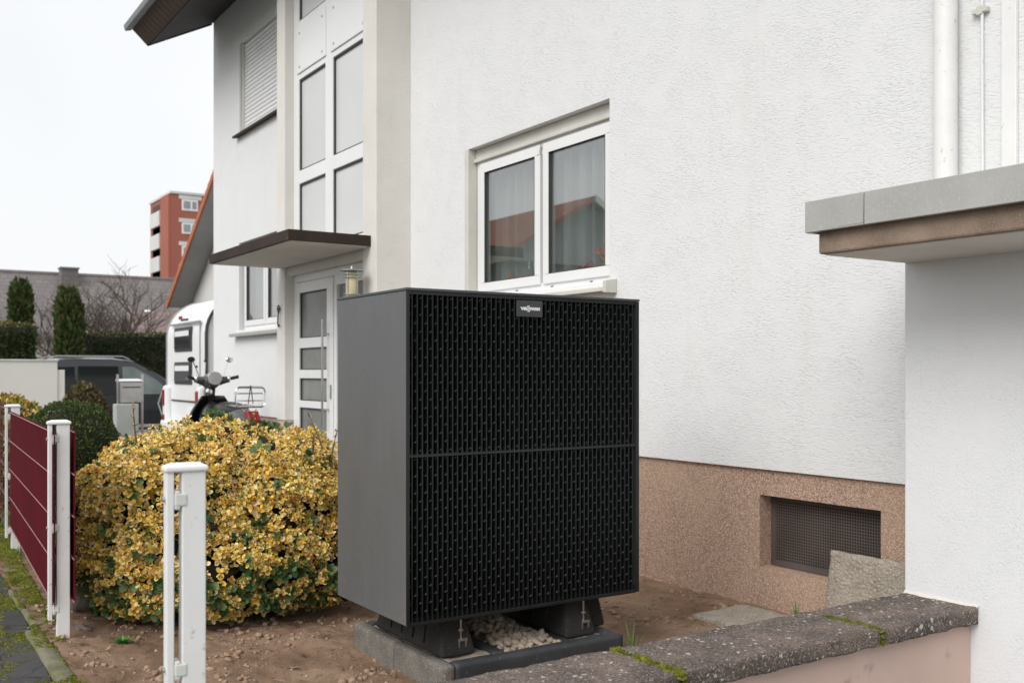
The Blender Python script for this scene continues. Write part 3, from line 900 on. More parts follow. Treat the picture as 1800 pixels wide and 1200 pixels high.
# porch pier and slab at the right
mb = MB().box(3.69, 4.028, -7.0, 2.634, -0.02, 1.715)
mb.build('porch_pier', 'stucco_fine', house, bevel=0.006)
slab = MB().box(3.15, 4.029, -7.0, 2.634, 1.712, 1.83).build('porch_slab', 'slabside', house, bevel=0.008)
mb = MB().box(3.17, 3.69, -6.9, 2.615, 1.7075, 1.7135)
mb.build('slab_soffit', 'soffit', slab)
def fascia(y0, y1, name='fascia'):
    m = MB().box(3.112, 3.122, y0, y1, 1.802, 1.917).box(3.112, 3.14, y0, y1, 1.796, 1.802).box(3.1225, 4.029, y0, y1, 1.909, 1.917)
    return m.build(name, 'zinc', slab, bevel=0.002)
fascia(2.395, 2.668)
fascia(0.40, 2.392)
fascia(-1.6, 0.397)
fascia(-7, -1.603)
bx('fascia_end', 'zinc', slab, 3.123, 4.029, 2.658, 2.668, 1.796, 1.9085)

# entrance portal ------------------------------------------------
PX, DX = 3.70, 3.80
bx('portal_jamb', 'stucco_grey', house, PX, WX + .01, 7.77, 8.04, 0.76, 5.9, 0.008)
bx('portal_jamb', 'stucco_grey', house, PX, WX + .01, 9.94, 10.17, 0.76, 5.9, 0.008)
bx('jamb_plinth', 'pinkpaint', house, PX + .012, WX + .015, 7.782, 8.034, -0.05, 0.76)
bx('jamb_plinth', 'pinkpaint', house, PX + .012, WX + .015, 9.946, 10.158, -0.05, 0.76)
bx('lintel', 'stucco_grey', house, PX + .03, WX, 8.04, 9.94, 2.245, 2.46)
# stair glazing above the canopy
fy = [(9.80, 9.94), (8.93, 9.11), (8.04, 8.17)]
mb = MB()
for y0, y1 in fy: mb.box(DX, DX + .07, y0, y1, 2.46, 5.9)
for z0, z1 in ((2.46, 2.50), (3.175, 3.31), (4.24, 4.34), (4.76, 4.84), (5.7, 5.9)):
    mb.box(DX + .002, DX + .072, 8.17, 8.93, z0, z1); mb.box(DX + .002, DX + .072, 9.11, 9.80, z0, z1)
sg = mb.build('stair_glazing', 'pvc', house, bevel=0.005)
for y0, y1 in ((8.17, 8.93), (9.11, 9.80)):
    for z0, z1 in ((2.50, 3.175), (3.31, 4.24), (4.84, 5.7)):
        bx('pane', 'frost', sg, DX + .03, DX + .04, y0, y1, z0, z1)
        m = MB(); w = .014
        m.box(DX + .012, DX + .03, y0, y1, z0, z0 + w).box(DX + .012, DX + .03, y0, y1, z1 - w, z1).box(DX + .012, DX + .03, y0, y0 + w, z0 + w, z1 - w).box(DX + .012, DX + .03, y1 - w, y1, z0 + w, z1 - w)
        m.build('gasket', 'gasket', sg)
    bx('panel', 'pvc', sg, DX - .012, DX + .03, y0 - .03, y1 + .03, 4.30, 4.78, 0.003)
    for (py_, pz_) in ((y0 + .05, 4.36), (y1 - .05, 4.36), (y0 + .05, 4.70), (y1 - .05, 4.70)):
        MB().lathe([(0.012, -0.017), (0.012, -0.011)], 10, 'x', (DX, py_, pz_)).build('screw', 'steel', sg)
# canopy
can = MB().box(2.96, PX + .03, 7.87, 10.05, 2.335, 2.425).build('canopy', 'brownmetal', house, bevel=0.004)
bx('canopy_soffit', 'soffit', can, 2.985, PX + .001, 7.895, 10.03, 2.328, 2.3345)
# front door with side light
mb = MB()
def bar(y0, y1, z0, z1, x=DX): mb.box(x, x + .06, y0, y1, z0, z1)
bar(9.86, 9.94, 0.1, 2.24); bar(8.04, 9.86, 2.17, 2.24); bar(8.84, 8.90, 0.1, 2.17); bar(8.04, 8.12, 0.1, 2.17)
door = mb.build('front_door', 'pvc', house, bevel=0.004)
mb = MB(); x = DX - .012
panes = [(1.60, 2.06), (1.28, 1.50), (0.97, 1.195), (0.45, 0.90)]
rails = [(2.06, 2.165), (1.50, 1.60), (1.195, 1.28), (0.90, 0.97), (0.12, 0.45)]
bar(9.76, 9.855, 0.12, 2.165, x); bar(8.905, 9.05, 0.12, 2.165, x)
for z0, z1 in rails: mb.box(x + .001, x + .061, 9.05, 9.76, z0, z1)
leaf = mb.build('door_leaf', 'pvc', door, bevel=0.004)
for z0, z1 in panes:
    bx('pane', 'doorglass', door, x + .03, x + .04, 9.05, 9.76, z0, z1)
    m = MB(); w = .01
    m.box(x + .014, x + .03, 9.05, 9.76, z0, z0 + w).box(x + .014, x + .03, 9.05, 9.76, z1 - w, z1).box(x + .014, x + .03, 9.05, 9.06, z0 + w, z1 - w).box(x + .014, x + .03, 9.75, 9.76, z0 + w, z1 - w)
    m.build('gasket', 'gasket', door)
bx('pane', 'doorglass', door, DX + .03, DX + .04, 8.12, 8.84, 0.3, 2.08)
bx('side_rail', 'pvc', door, DX + .002, DX + .05, 8.12, 8.84, 2.08, 2.17); bx('side_rail', 'pvc', door, DX + .002, DX + .05, 8.12, 8.84, 0.1, 0.3)
hd = MB().tube([(x - .07, 8.985, 0.74), (x - .07, 8.985, 1.76)], 0.011, 12).build('handle', 'steel', door, smooth=True)
for zz in (0.9, 1.62): MB().tube([(x - .07, 8.985, zz), (x + .002, 8.985, zz)], 0.009, 10).build('handle_stud', 'steel', door, smooth=True)
bx('lock', 'steel', door, x - .008, x + .002, 8.925, 8.955, 1.0, 1.14, 0.004)
# wall lamp
lamp = thing('wall_lamp', 'small steel lantern with yellowed glass beside the front door', 'lamp', (3.54, 7.91, 2.0))
MB().lathe([(0.045, -0.10), (0.05, -0.09), (0.05, 0.09), (0.045, 0.10)], 20).build('glass', 'lampglass', lamp, True, smooth=True)
MB().lathe([(0.105, 0.115), (0.105, 0.122), (0.02, 0.135), (0.008, 0.16), (0.0001, 0.162)], 24).build('top_plate', 'steel', lamp, True, smooth=True)
for z in (0.085, 0.06, -0.085, -0.11):
    MB().lathe([(0.052, z), (0.072, z), (0.072, z + .006), (0.052, z + .006)], 24).build('ring', 'steel', lamp, True)
MB().lathe([(0.055, -0.13), (0.055, -0.11), (0.0001, -0.109)], 20).tube([(0, 0, -0.12), (0.1, 0, -0.12), (0.16, 0, -0.12)], 0.012, 8).box(0.148, 0.162, -0.04, 0.04, -0.17, -0.07).build('bracket', 'steel', lamp, True)
for k in range(4):
    t = k * math.pi / 2 + .5
    MB().tube([(0.06 * math.cos(t), 0.06 * math.sin(t), -0.11), (0.06 * math.cos(t), 0.06 * math.sin(t), 0.12)], 0.004, 6).build('rod', 'steel', lamp, True)
# iron hook on the left jamb
hook = thing('iron_hook', 'small dark iron hook with ring on the left door jamb', 'hook', (PX, 10.06, 1.84), 0, None, 0.72)
ring = [(-0.03, 0.035 * math.cos(t), 0.10 + 0.05 * math.sin(t)) for t in np.linspace(0, 6.283, 18)]
MB().tube(ring, 0.009, 8, False).build('ring', 'iron', hook, True, smooth=True)
MB().tube([(-0.03, -0.0, 0.06), (-0.035, 0.005, -0.03), (-0.03, 0.02, -0.13), (-0.03, -0.01, -0.155), (-0.03, -0.035, -0.13)], 0.01, 8).tube([(0.003, 0, 0.1), (-0.03, 0, 0.1)], 0.012, 8).build('shank', 'iron', hook, True, smooth=True)
# ------------------------------------------------------------------ low garden wall with coping
gw = thing('garden_wall', 'low pink rendered wall with lichen covered coping in the foreground', 'wall', (2.2, 2.45, 0))
bx('wall_body', 'pinkpaint', gw, 0.78, 3.688, 2.335, 2.60, -0.05, 0.272)
cz0, cz1 = 0.268, 0.33
for i, (x0, x1) in enumerate(((0.72, 1.155), (1.165, 2.118), (2.128, 3.082), (3.092, 3.689))):
    s = rough_box(x0, x1, 2.297, 2.634, cz0, cz1, 0.012, 0.0055, 0.007, 11, i * 5.3)
    s.build('coping_stone', 'coping', gw, smooth='all')
for xj, den in ((2.123, 1.0), (3.087, 0.6)):
    sp = []
    for k in range(int(95 * den)):
        y = random.uniform(2.30, 2.63)
        if den < 1 and y > 2.56: continue
        sp.append((xj + random.gauss(0, 0.010), y, cz1 - 0.004, random.uniform(0.006, 0.016)))
    for k in range(14):
        sp.append((xj + random.gauss(0, 0.008), 2.292, random.uniform(cz0, cz1), random.uniform(0.005, 0.01)))
    moss('joint_moss', sp, gw)
# mortar fillet where the coping meets the pier
mb = MB()
for i in range(41):
    y = 2.30 + .333 * i / 40; a = .006 * noise.noise(Vector((y * 25, 0, 0))); 
    mb.v += [(3.678 + a, y, .3285), (3.691, y, .341 + a), (3.691, y, .325)]
mb.f = [f for i in range(40) for f in ((3 * i, 3 * i + 3, 3 * i + 4, 3 * i + 1),)]
mb.build('mortar_fillet', 'soffit', gw, recalc=False)

# leaning paver and flat paver by the plinth
t = rough_box(-0.22, 0.22, -0.022, 0.022, 0, 0.43, 0.022, 0.008, 0.008, 12, 3)
o = t.build('leaning_paver', 'paver', None, smooth='all')
o.location = (3.84, 2.96, -0.02); o.rotation_euler = (R(-9), 0, R(-90))
tag(o, 'rough exposed aggregate paver leaning against the plinth', 'paver')
t = rough_box(-0.20, 0.20, -0.25, 0.25, -0.03, 0.012, 0.025, 0.005, 0.008, 12, 8)
o = t.build('flat_paver', 'paver', None, smooth='all')
o.location = (3.78, 3.55, 0.012); o.rotation_euler = (0, 0, R(3))
tag(o, 'flat concrete paver lying in the soil along the plinth', 'paver')
o = bx('plastic_strip', 'paint_white', None, 3.93, 3.945, 2.70, 3.0, 0.385, 0.395)
tag(o, 'thin white strip behind the leaning paver', 'strip')

# ------------------------------------------------------------------ heat pump
HX0, HX1, HY0, HY1, HZ0, HZ1 = 1.767, 2.925, 3.444, 4.097, 0.277, 1.577
hp = thing('heat_pump', 'black outdoor heat pump with vertical slats and grey side panel', 'heat pump', ((HX0 + HX1) / 2, (HY0 + HY1) / 2, HZ0))
bx('side_panel', 'panel', hp, HX0, HX0 + .014, HY0 + .004, HY1, HZ0 + .003, HZ1 - .012, 0.0015)
bx('side_panel', 'panel', hp, HX1 - .014, HX1, HY0 + .004, HY1, HZ0 + .003, HZ1 - .012, 0.0015)
bx('back_panel', 'panel', hp, HX0 + .014, HX1 - .014, HY1 - .014, HY1 - .001, HZ0 + .003, HZ1 - .012)
bx('lid', 'panel_edge', hp, HX0 - .003, HX1 + .003, HY0 - .004, HY1 + .003, HZ1 - .011, HZ1, 0.002)
bx('base_tray', 'inner', hp, HX0 + .015, HX1 - .015, HY0 + .012, HY1 - .015, HZ0 - .006, HZ0 + .03)
mb = MB()
mb.box(HX0, HX0 + .0135, HY0 - .003, HY0 + .004, HZ0, HZ1 - .012)
mb.box(HX1 - .02, HX1, HY0 - .003, HY0 + .004, HZ0, HZ1 - .012)
mb.box(HX0 + .0135, HX1 - .02, HY0 - .002, HY0 + .03, HZ0 - .002, HZ0 + .012)
mb.box(HX0 + .0135, HX1 - .02, HY0 - .001, HY0 + .03, HZ1 - .026, HZ1 - .012)
mb.build('front_frame', 'slat', hp, bevel=0.0015)
ZS = 0.930
bx('middle_rail', 'slat', hp, HX0 + .014, HX1 - .02, HY0 - .002, HY0 + .028, ZS - .006, ZS + .005, 0.0015)
bx('rear_shade_sheet', 'inner', hp, HX0 + .02, HX1 - .02, HY0 + .12, HY0 + .13, HZ0 + .03, HZ1 - .03)  # added black sheet; its colour stands for the shade behind the slats
for zc in (0.62, 1.24):                       # fans behind the slats
    ring_ = MB().lathe([(0.29, 0), (0.30, -0.03), (0.315, -0.03), (0.315, 0.03), (0.29, 0.03), (0.285, 0.0)], 48, 'y', (2.346, HY0 + .085, zc)).build('fan', 'fan', hp, smooth=True)
    MB().lathe([(0.0001, -0.04), (0.05, -0.035), (0.075, 0.0), (0.075, 0.03)], 24, 'y', (2.346, HY0 + .085, zc)).build('hub', 'fan', ring_, smooth=True)
    for k in range(5):
        t0 = k * 1.2566 + zc
        mb = MB(); n = 8
        for i in range(n + 1):
            r = 0.07 + 0.21 * i / n; sw = t0 + 0.5 * (i / n) ** 1.5
            for s, dy in ((0, -0.02), (0.75, 0.02)):
                mb.v.append((2.346 + r * math.cos(sw + s), HY0 + .085 + dy, zc + r * math.sin(sw + s)))
        mb.f = [(2 * i, 2 * i + 1, 2 * i + 3, 2 * i + 2) for i in range(n)]
        mb.build('blade', 'fan', ring_, smooth='all', recalc=False)
NS = 50
pitch = (HX1 - .020 - HX0 - .0135 - 0.004) / NS
x_first = HX0 + .0135 + pitch * 0.55
base = {}
for which, (za, zb) in (('lower', (HZ0 + .012, ZS - .006)), ('upper', (ZS + .005, HZ1 - .026))):
    for i in range(NS):
        x = x_first + i * pitch
        if which not in base:
            h = zb - za
            m = MB().box(-0.0022, 0.0022, HY0 + .001, HY0 + .032, za, zb)
            m.add([(-0.0016, HY0 + .004, za + .03), (0.0016, HY0 + .004, za + .03), (-0.006, HY0 + .004, za), (0.006, HY0 + .004, za), (0, HY0 + .02, za), (0, HY0 + .02, za + .03)],
                  [(0, 1, 3, 2), (0, 2, 4, 5), (1, 5, 4, 3)])
            o = m.build('slat', 'slat', hp, bevel=0)
            o.location = (x, 0, 0); base[which] = o
        else:
            copy_part(base[which], hp, (x, 0, 0))
# glinting ends of the slat bridges, coloured lighter, staggered from gap to gap
mb = MB()
for i in range(-1, NS - 1):
    xa = x_first + i * pitch + .0016; xb = xa + pitch - .0032
    if i < 0: xa = HX0 + .0135
    z = HZ0 + .045 + (0.0328 if i % 2 else 0)
    while z < HZ1 - .04:
        if abs(z - ZS) > 0.014 and xb - xa > 0.004:
            p = [(xb - .0075, HY0 + .0085, z), (xb - .004, HY0 + .006, z + .003), (xb, HY0 + .004, z + .0075)]
            for q in range(2):
                A, B = Vector(p[q]), Vector(p[q + 1])
                up = Vector((0, 0, 0.0016)); bk = Vector((0, 0.008, 0))
                mb.add([A, B, B + up, A + up, A + bk, B + bk, B + bk + up, A + bk + up], [(0, 1, 2, 3), (3, 2, 6, 7), (5, 4, 7, 6), (0, 4, 5, 1)])
        z += 0.0656
o = mb.build('slat_bridge_glints', 'rung_glint', hp, recalc=False); o['kind'] = 'stuff'
# slotted strip seen just inside the left edge
mb = MB()
z = HZ0 + .03
while z < HZ1 - .06:
    mb.box(HX0 + .0138, HX0 + .0152, HY0 + .006, HY0 + .02, z, z + .046); z += 0.0656
o = mb.build('edge_slots', 'panel_edge', hp); o['kind'] = 'stuff'
# badge with lettering
BXc, BZc = 2.335, 1.514
badge = bx('badge', 'badge', hp, BXc - .064, BXc + .064, HY0 - .006, HY0 + .002, BZc - .0335, BZc + .0335, 0.002)
def lettering(body, x, z, size, w, name, align='LEFT'):
    cu = bpy.data.curves.new(name, 'FONT')
    cu.body = body; cu.size = size; cu.extrude = 0.0006; cu.offset = 0.0011; cu.align_x = align; cu.align_y = 'CENTER'
    cu.space_character = 1.02; cu.resolution_u = 3
    tmp = bpy.data.objects.new(name, cu); COL.objects.link(tmp)
    me = bpy.data.meshes.new_from_object(tmp)
    bpy.data.objects.remove(tmp); bpy.data.curves.remove(cu)
    me.transform(Matrix.Rotation(R(90), 4, 'X'))
    xs = [v.co.x for v in me.vertices]; zs = [v.co.z for v in me.vertices]
    sx = w / (max(xs) - min(xs)); sz = size / (max(zs) - min(zs))
    me.transform(Matrix.Translation((x - min(xs) * sx, HY0 - .0066, z - sz * (min(zs) + max(zs)) / 2)) @ Matrix.Diagonal((sx, 1, sz, 1)))
    return link(name, me, 'badge_white', badge)
lettering('VIE', BXc - .0475, BZc, 0.0135, 0.033, 'lettering')
lettering('MANN', BXc - .0005, BZc, 0.0135, 0.050, 'lettering')
mb = MB()
yb = (HY0 - .0072, HY0 - .0061)
ex = BXc - .0075
for s in (0, 1):                                 # stacked pair of S strokes reaching above and below the word
    zc = BZc + (0.0065 if s else -0.0065)
    k = 0.0058; 
    mb.box(ex - k, ex + k, *yb, zc + .0035, zc + .0062).box(ex - k, ex + k, *yb, zc - .0013, zc + .0013).box(ex - k, ex + k, *yb, zc - .0062, zc - .0035)
    mb.box(ex - k, ex - k + .0036, *yb, zc + .0013, zc + .0035).box(ex + k - .0036, ex + k, *yb, zc - .0035, zc - .0013)
mb.build('emblem', 'badge_white', badge)

# foundation of kerb stones, sand beds and gravel
fo = thing('foundation_frame', 'concrete kerb frame with sand beds under the heat pump', 'foundation', (2.35, 3.8, 0))
KX0, KX1, KY0, KY1, KZ = 1.895, 2.80, 3.395, 4.22, 0.117
def kerb(x0, x1, y0, y1, mat, s): rough_box(x0, x1, y0, y1, -0.15, KZ, 0.02, 0.0016, 0.010, 10, s).build('kerb_stone', mat, fo, smooth='all')
kerb(KX0 + .062, KX1, KY0, KY0 + .06, 'kerb_dark', 1)
kerb(KX0, KX0 + .06, KY0, KY0 + .42, 'kerb_side', 2)
kerb(KX0, KX0 + .06, KY0 + .425, KY1, 'kerb_side', 3)
kerb(KX1 - .06, KX1, KY0 + .062, KY1, 'kerb_dark', 4)
kerb(KX0 + .062, KX1 - .062, KY1 - .06, KY1, 'kerb_dark', 5)
kerb(KX0 + .275, KX0 + .335, KY0 + .062, KY1 - .062, 'kerb_dark', 6)
kerb(KX1 - .30, KX1 - .24, KY0 + .062, KY1 - .062, 'kerb_dark', 7)
def sandbed(x0, x1, y0, y1, s):
    n1, n2 = 14, 40; mb = MB()
    for i in range(n1 + 1):
        for j in range(n2 + 1):
            x = x0 + (x1 - x0) * i / n1; y = y0 + (y1 - y0) * j / n2
            mb.v.append((x, y, KZ - .012 + .010 * noise.noise(Vector((x * 14, y * 14, s))) + .004 * noise.noise(Vector((x * 45, y * 45, s)))))
    for i in range(n1):
        for j in range(n2):
            a = i * (n2 + 1) + j; mb.f.append((a, a + n2 + 1, a + n2 + 2, a + 1))
    mb.build('sand_bed', 'sand', fo, smooth='all')
sandbed(KX0 + .05, KX0 + .285, KY0 + .05, KY1 - .05, 1)
sandbed(KX1 - .25, KX1 - .05, KY0 + .05, KY1 - .05, 2)
sandbed(KX0 + .33, KX1 - .29, KY0 + .05, KY1 - .05, 3)

def pebble_mass(name, spots, mat, label, sub=2, parent=None, cat=None):
    bm = bmesh.new(); bmesh.ops.create_icosphere(bm, subdivisions=sub, radius=1)
    tv = np.array([v.co[:] for v in bm.verts]); tf = np.array([[v.index for v in f.verts] for f in bm.faces]); bm.free()
    Vs, Fs = [], []; n = 0
    for (x, y, z, r) in spots:
        w = tv + 0.22 * np.array([noise.noise_vector(Vector(p) * 1.1 + Vector((x * 90, y * 90, z * 50)))[:] for p in tv])
        sc = np.array([r * random.uniform(0.8, 1.35), r * random.uniform(0.75, 1.1), r * random.uniform(0.5, 0.8)])
        e = np.array(Euler((random.gauss(0, .4), random.gauss(0, .4), random.random() * 6.28)).to_matrix())
        Vs.append((w * sc) @ e.T + np.array([x, y, z])); Fs.append(tf + n); n += len(tv)
    o = link(name, arr_mesh(name, np.concatenate(Vs), np.concatenate(Fs)), mat, parent, smooth='all')
    return tag(o, label, cat, None, 'stuff')
sp = []
for i in range(520):
    x = random.uniform(KX0 + .34, KX1 - .30); y = random.uniform(KY0 + .066, KY1 - .07)
    mound = 0.055 * math.exp(-((x - 2.33) / 0.14) ** 2 - ((y - 3.80) / 0.22) ** 2)
    sp.append((x, y, KZ - .010 + mound + random.uniform(-.012, .008), random.uniform(.010, .021)))
pebble_mass('gravel', sp, 'pebble', 'pale river gravel heaped inside the kerb frame', 2, None, 'gravel')

def rubber_foot(x, y0, y1, label, zb=KZ - .006, zt=HZ0 - .008, wb=.085, wt=.055):
    t = thing('rubber_foot', label, 'rubber foot', (x, (y0 + y1) / 2, zb), 0, 'rubber feet under the heat pump')
    h = zt - zb; L = (y1 - y0) / 2
    mb = MB().add([(-wb, -L, 0), (wb, -L, 0), (wb, L, 0), (-wb, L, 0), (-wt, -L + .05, h), (wt, -L + .05, h), (wt, L - .05, h), (-wt, L - .05, h)],
                  [(0, 3, 2, 1), (4, 5, 6, 7), (0, 1, 5, 4), (2, 3, 7, 6), (0, 4, 7, 3), (1, 2, 6, 5)])
    mb.build('block', 'rubber', t, True, bevel=0.018, seg=3)
    k = 0
    yy = -L + .15
    while yy < L - .08:
        for s in (-1, 1):
            m = MB().add([(s * (wb - .004), yy, .035), (s * (wb - .004), yy + .02, .035), (s * (wt + .004), yy + .035, h - .02), (s * (wt + .004), yy + .015, h - .02),
                          (s * (wb + .003), yy, .035), (s * (wb + .003), yy + .02, .035), (s * (wt + .01), yy + .035, h - .02), (s * (wt + .01), yy + .015, h - .02)],
                         [(0, 1, 2, 3), (4, 7, 6, 5), (0, 4, 5, 1), (1, 5, 6, 2), (2, 6, 7, 3), (3, 7, 4, 0)])
            m.build('rib', 'rubber', t, True, bevel=0.003)
        yy += .10
    return t
f1 = rubber_foot(2.035, 3.50, 4.12, 'long black rubber foot under the left end of the heat pump')
f2 = rubber_foot(2.63, 3.47, 4.08, 'black rubber foot under the right end of the heat pump')
f3 = rubber_foot(2.785, 3.56, 3.98, 'short black rubber block behind the right foot', KZ - .004, HZ0 - .01, .05, .042)
for f, dy, s in ((f1, -.25, 1), (f2, -.25, 1)):
    h = HZ0 - .008 - KZ + .006
    m = MB().tube([(0.02, dy - .035, h * .42), (0.02, dy - .035, h + .004)], .0045, 8).lathe([(.011, h * .60), (.011, h * .66)], 6, 'z', (0.02, dy - .035, 0))
    m.box(-.002, .042, dy - .052, dy - .018, h * .36, h * .43).box(0.0, .008, dy - .052, dy - .03, h * .2, h * .36).box(.032, .04, dy - .052, dy - .03, h * .2, h * .36)
    m.build('bolt', 'steel', f, True, bevel=.001)
bx('mounting_rail', 'inner', hp, HX0 + .2, HX0 + .25, HY0 + .03, HY1 - .03, HZ0 - .008, HZ0 - .0062)

# ------------------------------------------------------------------ stones and crumbs in the soil
sp = []
for i in range(1500):
    x = random.uniform(0.74, 4.0); y = random.uniform(2.66, 5.6)
    r = 0.002 + 0.009 * random.random() ** 5
    sp.append((x, y, soil_z(x, y) + r * .25, r))
pebble_mass('soil_pebbles', sp[:900], 'sand', 'small pale pebbles scattered over the soil', 1, None, 'pebbles')
sp = []
for i in range(7000):
    x = random.uniform(0.74, 4.0); y = random.uniform(2.66, 5.6)
    if noise.noise(Vector((x * 2.3, y * 2.3, 9))) < 0.02: continue
    r = 0.004 + 0.018 * random.random() ** 3
    sp.append((x, y, soil_z(x, y) + r * .1, r))
pebble_mass('soil_crumbs', sp[:3300], 'clod', 'loose soil crumbs and clods on the bed', 1, None, 'soil crumbs')

def rock(x, y, z, sx, sy, sz, label, s):
    bm = bmesh.new(); bmesh.ops.create_icosphere(bm, subdivisions=4, radius=1)
    for v in bm.verts:
        p = v.co.copy(); q = Vector((p.x * sx, p.y * sy, p.z * sz))
        v.co = q * (1 + .28 * noise.noise(p * 1.3 + Vector((s, s, s))) + .08 * noise.noise(p * 5 + Vector((s, 0, 0))))
    me = bpy.data.meshes.new('rock'); bm.to_mesh(me); bm.free()
    o = link('rock', me, 'stone', smooth='all'); o.location = (x, y, z)
    return tag(o, label, 'rock')
rock(0.93, 5.40, 0.09, .10, .09, .10, 'grey boulder half hidden behind the red fence panel', 2)
rock(0.87, 4.93, 0.07, .045, .04, .03, 'small reddish stone at the foot of the second fence post', 5)
rock(0.92, 4.74, 0.06, .035, .03, .02, 'flat stone lying in the soil right of the second fence post', 9)

# dry stalks lying about
mb = MB()
for i in range(150):
    x = random.uniform(0.8, 3.9); y = random.uniform(2.7, 5.3); a = random.random() * 6.28; L = random.uniform(.02, .09)
    c_ = random.gauss(0, .35)
    pts = []
    for t in (0, .33, .66, 1):
        px, py = x + L * t * math.cos(a + c_ * t), y + L * t * math.sin(a + c_ * t)
        pts.append((px, py, soil_z(px, py) + .006 + .008 * random.random()))
    mb.tube(pts, random.uniform(.0008, .0018), 4, False)
o = mb.build('dry_stalks', pm('dry stalk', (.42, .33, .22), (.25, .18, .11), 30, .8), None, recalc=False)
tag(o, 'thin dry stalks scattered over the soil', 'stalks', None, 'stuff')
# fallen leaves
lf0 = None
for i in range(16):
    x = random.uniform(0.76, 1.25); y = random.uniform(3.2, 5.1)
    if i > 9: x, y = random.uniform(1.2, 1.9), random.uniform(3.2, 4.9)
    if lf0 is None:
        m = MB(); n = 10
        pts = [(0.022 * math.cos(t) * (1 + .1 * math.cos(2 * t)), 0.011 * math.sin(t), .004 * math.cos(2 * t)) for t in np.linspace(0, 6.283, n, endpoint=False)]
        m.add([(0, 0, -.002)] + pts, [(0, 1 + k, 1 + (k + 1) % n) for k in range(n)])
        lf0 = m.build('fallen_leaf', pm('dead leaf', (.42, .28, .15), (.25, .15, .08), 40, .7), None, smooth='all', recalc=False)
        lf = lf0
    else:
        lf = lf0.copy(); COL.objects.link(lf)
    lf.location = (x, y, soil_z(x, y) + .008)
    lf.rotation_euler = (random.gauss(0, .3), random.gauss(0, .3), random.random() * 6.28)
    s = random.uniform(.5, 1.15); lf.scale = (s, s, s)
    tag(lf, 'small withered tan leaf lying on the soil', 'leaf', 'fallen leaves on the soil')

# ------------------------------------------------------------------ foliage
def leaf_template(n=8):
    """oval leaf along +y, length 1, slightly cupped; first vertex is the middle"""
    V = [(0, 0.5, 0.0)]
    for k in range(n):
        t = 2 * math.pi * k / n
        y = 0.5 - 0.5 * math.cos(t); x = 0.33 * math.sin(t) * (1.0 - 0.15 * math.cos(t))
        V.append((x, y, 0.09 * abs(math.sin(t)) + 0.05 * (y - .5) ** 2))
    F = [(0, 1 + k, 1 + (k + 1) % n) for k in range(n)]
    return np.array(V), np.array(F)
LV, LF = leaf_template()
RIMS = np.array([(.86, .60, .11), (.90, .70, .24), (.92, .78, .42), (.86, .52, .08), (.80, .37, .08), (.90, .62, .38), (.78, .54, .05)])
RIMP = np.array([.22, .26, .20, .13, .07, .08, .04])
CORES = np.array([(.07, .12, .025), (.14, .19, .035), (.28, .28, .05), (.40, .36, .10), (.60, .45, .12)])
COREP = np.array([.30, .27, .19, .13, .11])
GREENS = np.array([(.05, .10, .03), (.07, .135, .04), (.10, .16, .05), (.045, .085, .028)])

def rosette(nleaf, size, green=False, flat=0.5):
    """whorl of leaves around +z: returns V, F, rim, core"""
    Vs, Fs, Rm, Cr = [], [], [], []
    n = 0
    ph = rng.uniform(0, 6.28)
    for i in range(nleaf):
        lev = i // 2
        ang = ph + (i % 2) * math.pi + lev * 1.57 + rng.normal(0, .25)
        pitch_ = R(18 + 21 * lev * flat * 2) + rng.normal(0, .22)
        s = size * (1.05 - 0.14 * lev) * rng.uniform(.75, 1.2)
        v = LV * s
        wv = v.copy(); wv[:, 0] *= rng.uniform(.8, 1.2)
        rot = Matrix.Rotation(ang, 3, 'Z') @ Matrix.Rotation(pitch_, 3, 'X') @ Matrix.Rotation(rng.normal(0, .3), 3, 'Y')
        wv = wv @ np.array(rot).T
        wv[:, 2] += lev * size * .16
        Vs.append(wv); Fs.append(LF + n); n += len(LV)
        if green:
            c = GREENS[rng.integers(len(GREENS))] * rng.uniform(.8, 1.3)
            rim = core = c
        else:
            rim = np.minimum(RIMS[rng.choice(len(RIMS), p=RIMP)] * rng.uniform(.88, 1.12), .94)
            core = CORES[rng.choice(len(CORES), p=COREP)] * rng.uniform(.8, 1.15)
        al = np.ones(len(LV)); al[0] = 0
        Rm.append(np.column_stack([np.tile(rim, (len(LV), 1)), al]))
        Cr.append(np.column_stack([np.tile(core, (len(LV), 1)), np.full(len(LV), rng.choice([rng.uniform(-.16, .1), rng.uniform(.3, .5), rng.uniform(.5, .8)], p=[.56, .26, .18]))]))
    return np.concatenate(Vs), np.concatenate(Fs), np.concatenate(Rm), np.concatenate(Cr)

def frame_from(nrm):
    z = Vector(nrm).normalized()
    x = z.orthogonal().normalized(); y = z.cross(x)
    return np.array([x, y, z]).T

def merge_rosettes(items, variants, name, mat, parent):
    Vs, Fs, A, B = [], [], [], []; n = 0
    for (p, nrm, spin, s, k) in items:
        V, F, Rm, Cr = variants[k]
        fr = frame_from(nrm); c, q = math.cos(spin), math.sin(spin)
        rot = fr @ np.array([[c, -q, 0], [q, c, 0], [0, 0, 1]])
        Vs.append((V * s) @ rot.T + np.array(p)); Fs.append(F + n); n += len(V); A.append(Rm); B.append(Cr)
    o = link(name, arr_mesh(name, np.concatenate(Vs), np.concatenate(Fs), {'rim': np.concatenate(A), 'core': np.concatenate(B)}), mat, parent)
    o['kind'] = 'stuff'
    return o

